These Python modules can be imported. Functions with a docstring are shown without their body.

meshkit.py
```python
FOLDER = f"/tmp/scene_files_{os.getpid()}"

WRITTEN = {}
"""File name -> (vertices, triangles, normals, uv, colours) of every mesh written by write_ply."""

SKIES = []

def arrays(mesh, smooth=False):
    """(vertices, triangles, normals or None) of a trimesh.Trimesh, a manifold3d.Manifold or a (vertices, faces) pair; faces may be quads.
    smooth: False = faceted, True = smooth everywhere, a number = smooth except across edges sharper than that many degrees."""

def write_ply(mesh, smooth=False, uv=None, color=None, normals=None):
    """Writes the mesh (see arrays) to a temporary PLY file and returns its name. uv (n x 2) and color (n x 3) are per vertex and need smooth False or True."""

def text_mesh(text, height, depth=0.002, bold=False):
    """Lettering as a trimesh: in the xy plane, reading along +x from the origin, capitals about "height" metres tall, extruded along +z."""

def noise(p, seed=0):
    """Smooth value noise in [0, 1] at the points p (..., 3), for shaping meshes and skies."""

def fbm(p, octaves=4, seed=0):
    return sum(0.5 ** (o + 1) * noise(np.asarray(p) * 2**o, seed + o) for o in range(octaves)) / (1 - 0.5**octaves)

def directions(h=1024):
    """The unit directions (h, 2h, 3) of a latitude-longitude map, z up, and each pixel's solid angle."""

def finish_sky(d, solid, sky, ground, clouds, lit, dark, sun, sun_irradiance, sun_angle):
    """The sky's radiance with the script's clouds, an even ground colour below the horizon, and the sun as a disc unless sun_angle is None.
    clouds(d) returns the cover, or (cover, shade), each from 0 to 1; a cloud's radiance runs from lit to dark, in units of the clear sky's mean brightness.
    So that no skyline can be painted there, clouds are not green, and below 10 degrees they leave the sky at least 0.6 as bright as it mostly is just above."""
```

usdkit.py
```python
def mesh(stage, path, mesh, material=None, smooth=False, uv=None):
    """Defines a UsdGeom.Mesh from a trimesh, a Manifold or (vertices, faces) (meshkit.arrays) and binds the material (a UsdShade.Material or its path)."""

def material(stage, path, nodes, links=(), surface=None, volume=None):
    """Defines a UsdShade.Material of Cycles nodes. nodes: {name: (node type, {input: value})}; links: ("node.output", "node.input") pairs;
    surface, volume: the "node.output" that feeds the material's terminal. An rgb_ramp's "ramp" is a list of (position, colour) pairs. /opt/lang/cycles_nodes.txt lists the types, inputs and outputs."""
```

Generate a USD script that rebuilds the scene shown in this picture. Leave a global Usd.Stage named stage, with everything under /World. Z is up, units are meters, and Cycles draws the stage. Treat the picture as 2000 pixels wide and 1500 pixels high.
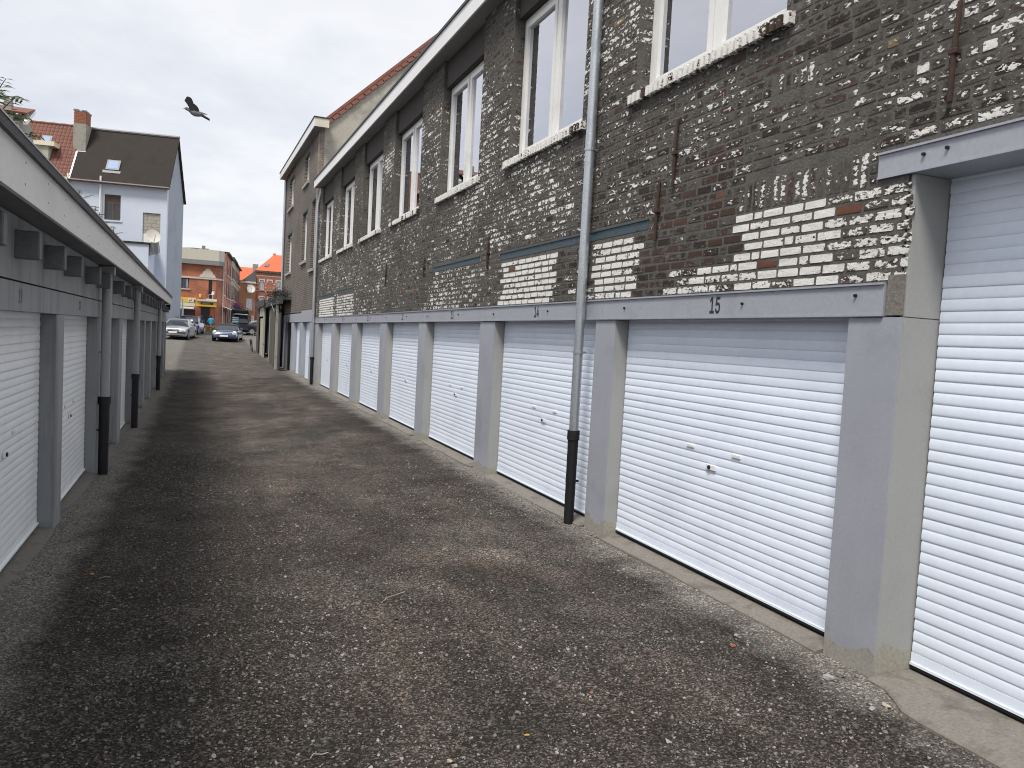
import math, random
import numpy as np, trimesh, manifold3d as m3
from shapely.geometry import Polygon, box as sbox
from shapely.ops import unary_union
import usdkit, meshkit
from pxr import Usd, UsdGeom, UsdLux, UsdShade, Gf, Sdf, Vt

stage = Usd.Stage.CreateInMemory()
UsdGeom.SetStageUpAxis(stage, 'Z')
UsdGeom.Xform.Define(stage, '/World')
rng = np.random.default_rng(7)
random.seed(7)
PI = math.pi

# ------------------------------------------------------------------ camera
CAM_H = 1.67
yaw, pit, rol = np.radians([22.5, -3.2, 3.06])
F_ = np.array([math.sin(yaw)*math.cos(pit), math.cos(yaw)*math.cos(pit), math.sin(pit)])
r_ = np.array([math.cos(yaw), -math.sin(yaw), 0.0]); u_ = np.cross(r_, F_)
R_ = math.cos(rol)*r_ + math.sin(rol)*u_; U_ = -math.sin(rol)*r_ + math.cos(rol)*u_
cam = UsdGeom.Camera.Define(stage, '/World/camera')
cam.CreateHorizontalApertureAttr(36.0); cam.CreateFocalLengthAttr(36.0*1490/2000)
cam.CreateVerticalApertureAttr(27.0); cam.CreateClippingRangeAttr(Gf.Vec2f(0.05, 5000))
cam.CreateExposureAttr(2.66)
cam.AddTransformOp().Set(Gf.Matrix4d(*R_, 0, *U_, 0, *(-F_), 0, 0, 0, CAM_H, 1))

# ------------------------------------------------------------------ sky and sun
SUN = np.array([-0.43, -0.40, 1.0]); SUN /= np.linalg.norm(SUN)
elev, rot = math.asin(SUN[2]), math.atan2(SUN[0], SUN[1])
def material(name, nodes, links, surface=None, volume=None):
    return usdkit.material(stage, '/World/Looks/' + name, nodes, links, surface=surface, volume=volume)
UsdGeom.Scope.Define(stage, '/World/Looks')
sky_mat = material('sky_look', {
    'tc': ('texture_coordinate', {}), 'sep': ('separate_xyz', {}), 'zc': ('math', {'math_type': 'maximum', 'value2': 0.0}),
    'zo': ('math', {'math_type': 'add', 'value2': 0.16}), 'dx': ('math', {'math_type': 'divide'}), 'dy': ('math', {'math_type': 'divide'}),
    'cv': ('combine_xyz', {'z': 3.7}),
    'n1': ('noise_texture', {'scale': 1.1, 'detail': 7.0, 'roughness': 0.52, 'distortion': 0.35}),
    'n2': ('noise_texture', {'scale': 3.4, 'detail': 6.0, 'roughness': 0.55}),
    'mx': ('mix_float', {'fac': 0.35}),
    'ramp': ('rgb_ramp', {'ramp': [(0.30, (1.09, 1.14, 1.25)), (0.42, (1.25, 1.29, 1.38)), (0.54, (1.45, 1.46, 1.49)), (0.62, (1.38, 1.395, 1.44)), (0.72, (1.21, 1.245, 1.33))]}),
    'sky': ('sky_texture', {'sky_type': 'single_scattering', 'sun_disc': False, 'sun_elevation': elev, 'sun_rotation': rot}),
    'mix': ('mix', {'fac': 0.98}),
    'bg': ('background_shader', {'strength': 0.1})},
    [('tc.generated', 'sep.vector'), ('sep.z', 'zc.value1'), ('zc.value', 'zo.value1'), ('sep.x', 'dx.value1'), ('zo.value', 'dx.value2'),
     ('sep.y', 'dy.value1'), ('zo.value', 'dy.value2'), ('dx.value', 'cv.x'), ('dy.value', 'cv.y'),
     ('cv.vector', 'n1.vector'), ('cv.vector', 'n2.vector'), ('n1.fac', 'mx.a'), ('n2.fac', 'mx.b'), ('mx.result', 'ramp.fac'),
     ('sky.color', 'mix.color1'), ('ramp.color', 'mix.color2'), ('mix.color', 'bg.color')], surface='bg.background')
dome = UsdLux.DomeLight.Define(stage, '/World/sky')
UsdShade.MaterialBindingAPI.Apply(dome.GetPrim()).Bind(sky_mat)
dome.GetPrim().SetCustomDataByKey('kind', 'structure')
sun = UsdLux.DistantLight.Define(stage, '/World/sun')
sun.CreateNormalizeAttr(True) if hasattr(sun, 'CreateNormalizeAttr') else None
sun.CreateIntensityAttr(0.17); sun.CreateAngleAttr(16.0); sun.CreateColorAttr(Gf.Vec3f(1.0, 0.95, 0.87))
zax = SUN; xax = np.cross([0, 0, 1.0], zax); xax /= np.linalg.norm(xax); yax = np.cross(zax, xax)
sun.AddTransformOp().Set(Gf.Matrix4d(*xax, 0, *yax, 0, *zax, 0, 0, 0, 30, 1))

# ------------------------------------------------------------------ helpers
counts, origin = {}, {}
def free_path(parent, name):
    k = counts.get((parent, name), 0); counts[(parent, name)] = k + 1
    return f'{parent}/{name}' + (f'_{k:03d}' if k else '')
def tag(p, label=None, cat=None, group=None, kind=None):
    p = p if isinstance(p, Usd.Prim) else p.GetPrim()
    for k, v in (('label', label), ('category', cat), ('group', group), ('kind', kind)):
        if v: p.SetCustomDataByKey(k, v)
    return p
def thing(name, label=None, cat=None, loc=(0, 0, 0), rz=0, group=None, kind=None, local=False):
    path = free_path('/World', name)
    x = UsdGeom.Xform.Define(stage, path); x.AddTranslateOp().Set(Gf.Vec3d(*map(float, loc)))
    if rz: x.AddRotateZOp().Set(math.degrees(rz))
    origin[path] = np.zeros(3) if local else np.array(loc, float)
    tag(x, label, cat, group, kind)
    return path
class MB:
    """Collects vertices and triangles of one mesh."""
    def __init__(s): s.v, s.f, s.n = [], [], 0
    def add(s, v, f):
        v, f = np.asarray(v, float), np.asarray(f, int)
        if f.shape[1] == 4: f = np.vstack([f[:, [0, 1, 2]], f[:, [0, 2, 3]]])
        s.v.append(v); s.f.append(f + s.n); s.n += len(v); return s
    def mesh(s, t): return s.add(t.vertices, t.faces)
    def box(s, x0, x1, y0, y1, z0, z1):
        x0, x1 = sorted((x0, x1)); y0, y1 = sorted((y0, y1)); z0, z1 = sorted((z0, z1))
        v = [(x, y, z) for x in (x0, x1) for y in (y0, y1) for z in (z0, z1)]
        return s.add(v, [(0, 1, 3, 2), (4, 6, 7, 5), (0, 4, 5, 1), (2, 3, 7, 6), (0, 2, 6, 4), (1, 5, 7, 3)])
    def bbox(s, x0, x1, y0, y1, z0, z1, c=0.006):
        """A box with chamfered edges."""
        m = m3.Manifold.cube([abs(x1-x0)-2*c, abs(y1-y0), abs(z1-z0)-2*c]).translate([c, 0, c]) + m3.Manifold.cube([abs(x1-x0), abs(y1-y0)-2*c, abs(z1-z0)-2*c]).translate([0, c, c]) + m3.Manifold.cube([abs(x1-x0)-2*c, abs(y1-y0)-2*c, abs(z1-z0)]).translate([c, c, 0])
        m = m.hull().translate([min(x0, x1), min(y0, y1), min(z0, z1)]).to_mesh()
        return s.add(m.vert_properties[:, :3], m.tri_verts)
    def hexa(s, bottom, top):
        """A block from four bottom and four top corners, counter-clockwise seen from above."""
        return s.add(list(bottom) + list(top), [(3, 2, 1, 0), (4, 5, 6, 7), (0, 1, 5, 4), (1, 2, 6, 5), (2, 3, 7, 6), (3, 0, 4, 7)])
    def tube(s, pts, r, n=10, caps=True):
        pts = np.asarray(pts, float); r = np.broadcast_to(r, len(pts)); rings = []
        for i, p in enumerate(pts):
            t = pts[min(i+1, len(pts)-1)] - pts[max(i-1, 0)]; t /= np.linalg.norm(t)
            a = np.cross(t, [0, 0, 1.0] if abs(t[2]) < .9 else [1.0, 0, 0]); a /= np.linalg.norm(a); b = np.cross(t, a)
            q = np.arange(n) * 2*PI/n
            rings.append(p + r[i]*(np.cos(q)[:, None]*a + np.sin(q)[:, None]*b))
        v = np.vstack(rings); f = []
        for i in range(len(pts)-1):
            for j in range(n):
                k = (j+1) % n; f.append((i*n+j, i*n+k, (i+1)*n+k, (i+1)*n+j))
        f = np.array(f); t = np.vstack([f[:, [0, 1, 2]], f[:, [0, 2, 3]]]).tolist()
        if caps:
            for j in range(1, n-1):
                t.append((0, j+1, j)); o = (len(pts)-1)*n; t.append((o, o+j, o+j+1))
        return s.add(v, t)
    def loft(s, rings, caps=True):
        """Closed rings of equal length, joined in order."""
        n = len(rings[0]); v = np.vstack(rings); f = []
        for i in range(len(rings)-1):
            for j in range(n):
                k = (j+1) % n; f += [(i*n+j, i*n+k, (i+1)*n+k), (i*n+j, (i+1)*n+k, (i+1)*n+j)]
        if caps:
            for j in range(1, n-1):
                f.append((0, j+1, j)); o = (len(rings)-1)*n; f.append((o, o+j, o+j+1))
        return s.add(v, f)
    def xf(s, M):
        M = np.asarray(M, float); s.v = [v @ M[:3, :3].T + M[:3, 3] for v in s.v]; return s
    def arrays(s): return np.vstack(s.v), np.vstack(s.f)
def put(parent, name, mb, mat, smooth=False, prim=None, kind=None, label=None):
    """One Mesh prim under parent ('/World' or a thing or a part)."""
    path = free_path(parent, name)
    root = '/'.join(path.split('/')[:3]); o = origin.get(root, np.zeros(3))
    v, f = mb.arrays() if isinstance(mb, MB) else (np.asarray(mb[0], float), np.asarray(mb[1], int))
    m = usdkit.mesh(stage, path, (v - o, f), mat, smooth=smooth)
    for k, a in (prim or {}).items():
        UsdGeom.PrimvarsAPI(m).CreatePrimvar(k, Sdf.ValueTypeNames.FloatArray, 'vertex').Set(Vt.FloatArray.FromNumpy(np.asarray(a, np.float32)))
    tag(m, label=label, kind=kind)
    return path
def panel(poly, x0, x1, axis='x'):
    """A flat piece from a polygon in (y, z) given thickness along x (or (x, z) along y, or (x, y) along z)."""
    polys = getattr(poly, 'geoms', [poly]); mb = MB()
    for g in polys:
        t = trimesh.creation.extrude_polygon(g, abs(x1-x0), engine='earcut'); v = np.array(t.vertices); f = np.array(t.faces)
        if axis == 'x': v = np.stack([v[:, 2] + min(x0, x1), v[:, 0], v[:, 1]], 1)
        elif axis == 'y': v = np.stack([v[:, 0], v[:, 2] + min(x0, x1), v[:, 1]], 1); f = f[:, ::-1]
        else: v = v + [0, 0, min(x0, x1)]
        mb.add(v, f)
    return mb
def smoothstep(a, b, x):
    t = np.clip((np.asarray(x, float)-a)/(b-a), 0, 1); return t*t*(3-2*t)

# ------------------------------------------------------------------ materials
def look(name, col, rough=0.6, var=0.12, scale=2.5, fine=40.0, bump=0.15, bdist=0.004, metallic=0.0, spec=0.5, tint=None, tfrac=(0.5, 0.7), stretch=(1, 1, 1), detail=5.0, coat=0.0):
    c = np.array(col, float)
    tint = c*(1-var) if tint is None else np.array(tint, float)
    return material(name, {
        'g': ('geometry', {}), 'm': ('mapping', {'scale': stretch}),
        'n1': ('noise_texture', {'scale': scale, 'detail': detail, 'roughness': 0.6}), 'n2': ('noise_texture', {'scale': fine, 'detail': 4.0, 'roughness': 0.6}),
        'r1': ('rgb_ramp', {'ramp': [(0.0, c*(1-var*.4)), (tfrac[0], c*(1+var*.35)), (tfrac[1], tint), (1.0, tint*.9)]}),
        'r2': ('rgb_ramp', {'ramp': [(0.25, (1-var,)*3), (0.75, (1+var*.6,)*3)]}),
        'mul': ('mix', {'mix_type': 'multiply', 'fac': 1.0}), 'b': ('bump', {'strength': bump, 'distance': bdist}),
        'p': ('principled_bsdf', {'roughness': rough, 'metallic': metallic, 'specular_ior_level': spec, 'coat_weight': coat})},
        [('g.position', 'm.vector'), ('m.vector', 'n1.vector'), ('g.position', 'n2.vector'), ('n1.fac', 'r1.fac'), ('n2.fac', 'r2.fac'), ('r1.color', 'mul.color1'), ('r2.color', 'mul.color2'),
         ('mul.color', 'p.base_color'), ('n2.fac', 'b.height'), ('b.normal', 'p.normal')], surface='p.BSDF')
def plain(name, col, rough=0.5, metallic=0.0, spec=0.5, coat=0.0):
    return look(name, col, rough, var=0.05, metallic=metallic, spec=spec, bump=0.03, coat=coat)

def flaked_brick():
    """Old brick under slopped grey mortar and the remains of white paint; paint, tone and smear are read per brick."""
    return material('flaked_brick', {
        'g': ('geometry', {}), 'ap': ('attribute', {'attribute': 'paint'}), 'at': ('attribute', {'attribute': 'tone'}), 'asm': ('attribute', {'attribute': 'smear'}),
        'mp': ('mapping', {'scale': (1.0, 0.62, 1.25)}), 'mp2': ('mapping', {'location': (3.1, 7.7, 1.3), 'scale': (1.0, 0.8, 1.1)}),
        'nA': ('noise_texture', {'scale': 42.0, 'detail': 5.0, 'roughness': 0.60, 'distortion': 0.4}),
        'nB': ('noise_texture', {'scale': 24.0, 'detail': 6.0, 'roughness': 0.7, 'distortion': 0.3}),
        'nC': ('noise_texture', {'scale': 140.0, 'detail': 5.0, 'roughness': 0.7}), 'nD': ('noise_texture', {'scale': 1.3, 'detail': 4.0}),
        'thr': ('math', {'math_type': 'add'}), 'wm': ('map_range', {'from_min': 0.99, 'from_max': 1.025, 'clamp': True}),
        'thr2': ('math', {'math_type': 'add'}), 'sm': ('map_range', {'from_min': 0.95, 'from_max': 1.06, 'clamp': True}),
        'brick': ('rgb_ramp', {'ramp': [(0.0, (.022, .018, .016)), (0.3, (.036, .026, .022)), (0.52, (.070, .038, .029)), (0.72, (.050, .036, .031)), (0.86, (.15, .056, .036)), (0.94, (.20, .15, .085)), (1.0, (.10, .07, .05))]}),
        'mort': ('rgb_ramp', {'ramp': [(0.28, (.046, .043, .039)), (0.5, (.082, .077, .070)), (0.72, (.128, .121, .110))]}),
        'big': ('rgb_ramp', {'ramp': [(0.35, (.78, .76, .74)), (0.65, (1.12, 1.1, 1.08))]}),
        'white': ('rgb_ramp', {'ramp': [(0.30, (.46, .445, .42)), (0.48, (.69, .68, .655)), (0.8, (.80, .79, .77))]}),
        'm1': ('mix', {}), 'mb': ('mix', {'mix_type': 'multiply', 'fac': 1.0}), 'm2': ('mix', {}),
        'fine': ('rgb_ramp', {'ramp': [(0.3, (.7, .7, .7)), (0.7, (1.25, 1.25, 1.25))]}), 'mf': ('mix', {'mix_type': 'multiply', 'fac': 1.0}),
        'hs': ('math', {'math_type': 'multiply_add', 'value2': 0.7}), 'hw': ('math', {'math_type': 'multiply_add', 'value2': 0.5}),
        'b': ('bump', {'strength': 0.75, 'distance': 0.006}), 'p': ('principled_bsdf', {'roughness': 0.85, 'specular_ior_level': 0.3})},
        [('g.position', 'mp.vector'), ('g.position', 'mp2.vector'), ('mp.vector', 'nA.vector'), ('mp2.vector', 'nB.vector'), ('g.position', 'nC.vector'), ('g.position', 'nD.vector'),
         ('nA.fac', 'thr.value1'), ('ap.fac', 'thr.value2'), ('thr.value', 'wm.value'), ('nB.fac', 'thr2.value1'), ('asm.fac', 'thr2.value2'), ('thr2.value', 'sm.value'),
         ('at.fac', 'brick.fac'), ('nB.fac', 'mort.fac'), ('nC.fac', 'white.fac'), ('nC.fac', 'fine.fac'),
         ('brick.color', 'm1.color1'), ('mort.color', 'm1.color2'), ('sm.result', 'm1.fac'), ('m1.color', 'mf.color1'), ('fine.color', 'mf.color2'),
         ('nD.fac', 'big.fac'), ('mf.color', 'mb.color1'), ('big.color', 'mb.color2'), ('mb.color', 'm2.color1'), ('white.color', 'm2.color2'), ('wm.result', 'm2.fac'), ('m2.color', 'p.base_color'),
         ('sm.result', 'hs.value1'), ('nC.fac', 'hs.value3'), ('wm.result', 'hw.value1'), ('hs.value', 'hw.value3'), ('hw.value', 'b.height'), ('b.normal', 'p.normal')], surface='p.BSDF')

def painted_wall(name, col, base_z, patch, var=0.06, streak=0.0, tint=None):
    """Painted render whose paint stops unevenly near the ground; streak adds run-off stains."""
    c = np.array(col, float); tint = c*(1-var*1.4) if tint is None else np.array(tint)
    return material(name, {
        'g': ('geometry', {}), 'sx': ('separate_xyz', {}), 'n1': ('noise_texture', {'scale': 1.7, 'detail': 5.0, 'roughness': 0.6}), 'n2': ('noise_texture', {'scale': 55.0, 'detail': 5.0, 'roughness': 0.65}),
        'n3': ('noise_texture', {'scale': 4.2, 'detail': 6.0, 'roughness': 0.65}), 'mp': ('mapping', {'scale': (9.0, 9.0, 0.6)}), 'ns': ('noise_texture', {'scale': 1.0, 'detail': 4.0, 'roughness': 0.6}),
        'r1': ('rgb_ramp', {'ramp': [(0.3, c*(1+var*.5)), (0.55, c), (0.75, tint)]}), 'rs': ('rgb_ramp', {'ramp': [(0.5, (1, 1, 1)), (0.75, (1-streak,)*3)]}),
        'r2': ('rgb_ramp', {'ramp': [(0.3, (.95,)*3), (0.7, (1.04,)*3)]}),
        'ms': ('mix', {'mix_type': 'multiply', 'fac': 1.0}), 'mf': ('mix', {'mix_type': 'multiply', 'fac': 1.0}),
        'zn': ('math', {'math_type': 'multiply_add', 'value2': -0.42}), 'mask': ('map_range', {'from_min': base_z-0.225, 'from_max': base_z-0.215, 'to_min': 1.0, 'to_max': 0.0, 'clamp': True}),
        'rp': ('rgb_ramp', {'ramp': [(0.3, np.array(patch)*.75), (0.6, np.array(patch)*1.1)]}), 'mm': ('mix', {}),
        'b': ('bump', {'strength': 0.25, 'distance': 0.003}), 'p': ('principled_bsdf', {'roughness': 0.62, 'specular_ior_level': 0.35})},
        [('g.position', 'sx.vector'), ('g.position', 'n1.vector'), ('g.position', 'n2.vector'), ('g.position', 'n3.vector'), ('g.position', 'mp.vector'), ('mp.vector', 'ns.vector'),
         ('n1.fac', 'r1.fac'), ('ns.fac', 'rs.fac'), ('n2.fac', 'r2.fac'), ('r1.color', 'ms.color1'), ('rs.color', 'ms.color2'), ('ms.color', 'mf.color1'), ('r2.color', 'mf.color2'),
         ('n3.fac', 'zn.value1'), ('sx.z', 'zn.value3'), ('zn.value', 'mask.value'), ('n2.fac', 'rp.fac'), ('mf.color', 'mm.color1'), ('rp.color', 'mm.color2'), ('mask.result', 'mm.fac'),
         ('mm.color', 'p.base_color'), ('n2.fac', 'b.height'), ('b.normal', 'p.normal')], surface='p.BSDF')

def far_brick(name, c1, c2, mortar, axis, bw=0.2, rh=0.065):
    """Brick pattern for walls too far off to tell the bricks apart; axis: the horizontal direction the wall runs in."""
    return material(name, {
        'g': ('geometry', {}), 'sx': ('separate_xyz', {}), 'cv': ('combine_xyz', {}),
        'br': ('brick_texture', {'color1': c1, 'color2': c2, 'mortar': mortar, 'scale': 1.0, 'mortar_size': 0.008, 'mortar_smooth': 0.2, 'brick_width': bw, 'row_height': rh, 'bias': -0.2}),
        'n1': ('noise_texture', {'scale': 0.9, 'detail': 5.0}), 'n2': ('noise_texture', {'scale': 30.0, 'detail': 4.0}),
        'r1': ('rgb_ramp', {'ramp': [(0.3, (.72,)*3), (0.7, (1.2, 1.18, 1.15))]}), 'r2': ('rgb_ramp', {'ramp': [(0.3, (.75,)*3), (0.72, (1.3,)*3)]}),
        'm1': ('mix', {'mix_type': 'multiply', 'fac': 1.0}), 'm2': ('mix', {'mix_type': 'multiply', 'fac': 1.0}), 'b': ('bump', {'strength': 0.5, 'distance': 0.006}), 'p': ('principled_bsdf', {'roughness': 0.85})},
        [('g.position', 'sx.vector'), ('sx.' + axis, 'cv.x'), ('sx.z', 'cv.y'), ('cv.vector', 'br.vector'), ('g.position', 'n1.vector'), ('g.position', 'n2.vector'), ('n1.fac', 'r1.fac'), ('n2.fac', 'r2.fac'),
         ('br.color', 'm1.color1'), ('r1.color', 'm1.color2'), ('m1.color', 'm2.color1'), ('r2.color', 'm2.color2'), ('m2.color', 'p.base_color'), ('n2.fac', 'b.height'), ('b.normal', 'p.normal')], surface='p.BSDF')

def glass_pane(name, base=0.35, tint=(0.92, 0.93, 1.0)):
    """Coated double glazing: sunlight passes, the sky is mirrored."""
    return material(name, {'fr': ('fresnel', {'IOR': 1.5}), 'ad': ('math', {'math_type': 'add', 'value2': base, 'use_clamp': True}),
        't': ('transparent_bsdf', {'color': (.8, .82, .84)}), 'gl': ('glossy_bsdf', {'color': tint, 'roughness': 0.004}), 'mx': ('mix_closure', {})},
        [('fr.fac', 'ad.value1'), ('ad.value', 'mx.fac'), ('t.BSDF', 'mx.closure1'), ('gl.BSDF', 'mx.closure2')], surface='mx.closure')

def leaf_look(name, col):
    c = np.array(col, float)
    return material(name, {'g': ('geometry', {}), 'n': ('noise_texture', {'scale': 4.0, 'detail': 3.0}), 'r': ('rgb_ramp', {'ramp': [(0.3, c*.6), (0.7, c*1.35)]}),
        'd': ('principled_bsdf', {'roughness': 0.5}), 't': ('translucent_bsdf', {}), 'mx': ('mix_closure', {'fac': 0.35})},
        [('g.position', 'n.vector'), ('n.fac', 'r.fac'), ('r.color', 'd.base_color'), ('r.color', 't.color'), ('d.BSDF', 'mx.closure1'), ('t.BSDF', 'mx.closure2')], surface='mx.closure')

M = dict(
    brick=flaked_brick(),
    mortar=look('slopped_mortar', (.085, .080, .073), .9, var=.35, scale=7, fine=60, bump=.9, bdist=.008),
    paintR=painted_wall('lilac_grey_paint', (.295, .308, .352), 0.12, (.27, .262, .24), var=.14, streak=.03),
    jambtone=painted_wall('jamb_grey', (.300, .304, .296), 0.14, (.30, .285, .24), var=.11, streak=.03),  # jamb faces, less blue than the pillar fronts
    paintL=painted_wall('grey_green_paint', (.255, .265, .27), -0.05, (.20, .19, .175), var=.12, streak=.45),
    lintelR=look('lilac_grey_steel_paint', (.300, .312, .358), .45, var=.10, scale=3, bump=.05),
    door=look('white_slat_enamel', (.725, .795, .915), .36, var=.04, scale=1.5, fine=25, bump=.02, tint=(.675, .745, .865)),
    doorL=look('ivory_slat_enamel', (.82, .84, .85), .40, var=.04, scale=1.5, fine=25, bump=.02, tint=(.74, .76, .78)),
    rail=look('white_rail', (.82, .82, .83), .35, var=.03, bump=.02),
    zinc=look('zinc', (.44, .47, .50), .38, var=.22, scale=9, fine=70, metallic=.75, bump=.06, stretch=(1, 1, .35)),
    zincL=look('painted_pipe', (.29, .30, .305), .5, var=.1, scale=6),
    black=look('black_iron', (.004, .004, .006), .6, var=.2, bump=.1),
    fasciaR=look('fascia_white', (.70, .70, .71), .5, var=.05, bump=.03),
    fasciaL=look('fascia_grey', (.70, .69, .67), .6, var=.06, scale=2, bump=.08),
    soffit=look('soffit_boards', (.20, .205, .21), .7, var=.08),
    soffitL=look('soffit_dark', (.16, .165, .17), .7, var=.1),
    trim=look('roof_edge_dark', (.03, .03, .036), .55, var=.2),
    trimlight=look('roof_edge_metal', (.5, .5, .51), .4, var=.1, metallic=.4),
    frame=look('window_frame', (.66, .66, .645), .42, var=.05, bump=.02, tint=(.58, .58, .56)),
    glass=glass_pane('window_glass', .52), glassfar=glass_pane('far_glass', .18), carglass=glass_pane('car_glass', .12),
    dark=look('dark_room', (.03, .03, .032), .9, var=.2),
    room=look('room_plaster', (.22, .22, .21), .9, var=.1),
    rust=look('rusty_iron', (.042, .021, .015), .85, var=.45, scale=25, fine=120, bump=.8, tint=(.03, .018, .014)),
    bluesteel=look('blue_green_steel', (.035, .062, .078), .55, var=.35, scale=9, fine=60, bump=.2, tint=(.035, .028, .024), tfrac=(.55, .66)),
    sillbrick=flaked_brick, concrete=look('rough_concrete', (.165, .152, .135), .88, var=.3, scale=5, fine=60, bump=.7, bdist=.008, tint=(.10, .092, .082)),
    shadeboard=look('eave_shade_board', (.034, .029, .026), .8, var=.25, scale=6),  # near-black colour paints in the shade under the eave
    numeral=look('number_paint', (.018, .018, .03), .6, var=.3, scale=30), numeralL=look('worn_number_paint', (.12, .12, .16), .7, var=.5, scale=40),
    slot=look('slot_white', (.74, .74, .77), .35, var=.03, bump=.02), lockmetal=look('lock_metal', (.5, .5, .52), .3, var=.1, metallic=.8),
    rafter=look('rafter_grey', (.13, .135, .14), .65, var=.15, scale=4), roofing=look('roofing_felt', (.06, .06, .065), .9, var=.2, bump=.5),
)
del M['sillbrick']

def steps(*p):
    return np.array(p, float)
GY = steps((-80, 0), (28, 0), (33, .04), (37, .20), (43, .34), (50, .45), (55, .58), (62, .88), (66, 1.02), (72, 1.16), (90, 1.32), (150, 1.5), (900, 1.5))
def ground_z(x, y):
    x, y = np.asarray(x, float), np.asarray(y, float)
    g = np.interp(y, GY[:, 0], GY[:, 1])
    g = g - 0.15*smoothstep(3, 15, y)*(1-smoothstep(.2, 3.4, x))*(1-smoothstep(25, 34, y))*smoothstep(-9, -5, x)
    return g + 0.03*smoothstep(6, 12, y)*smoothstep(1.5, 3.2, x)*(1-smoothstep(18, 26, y))*(1-smoothstep(5, 8, x))

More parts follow.
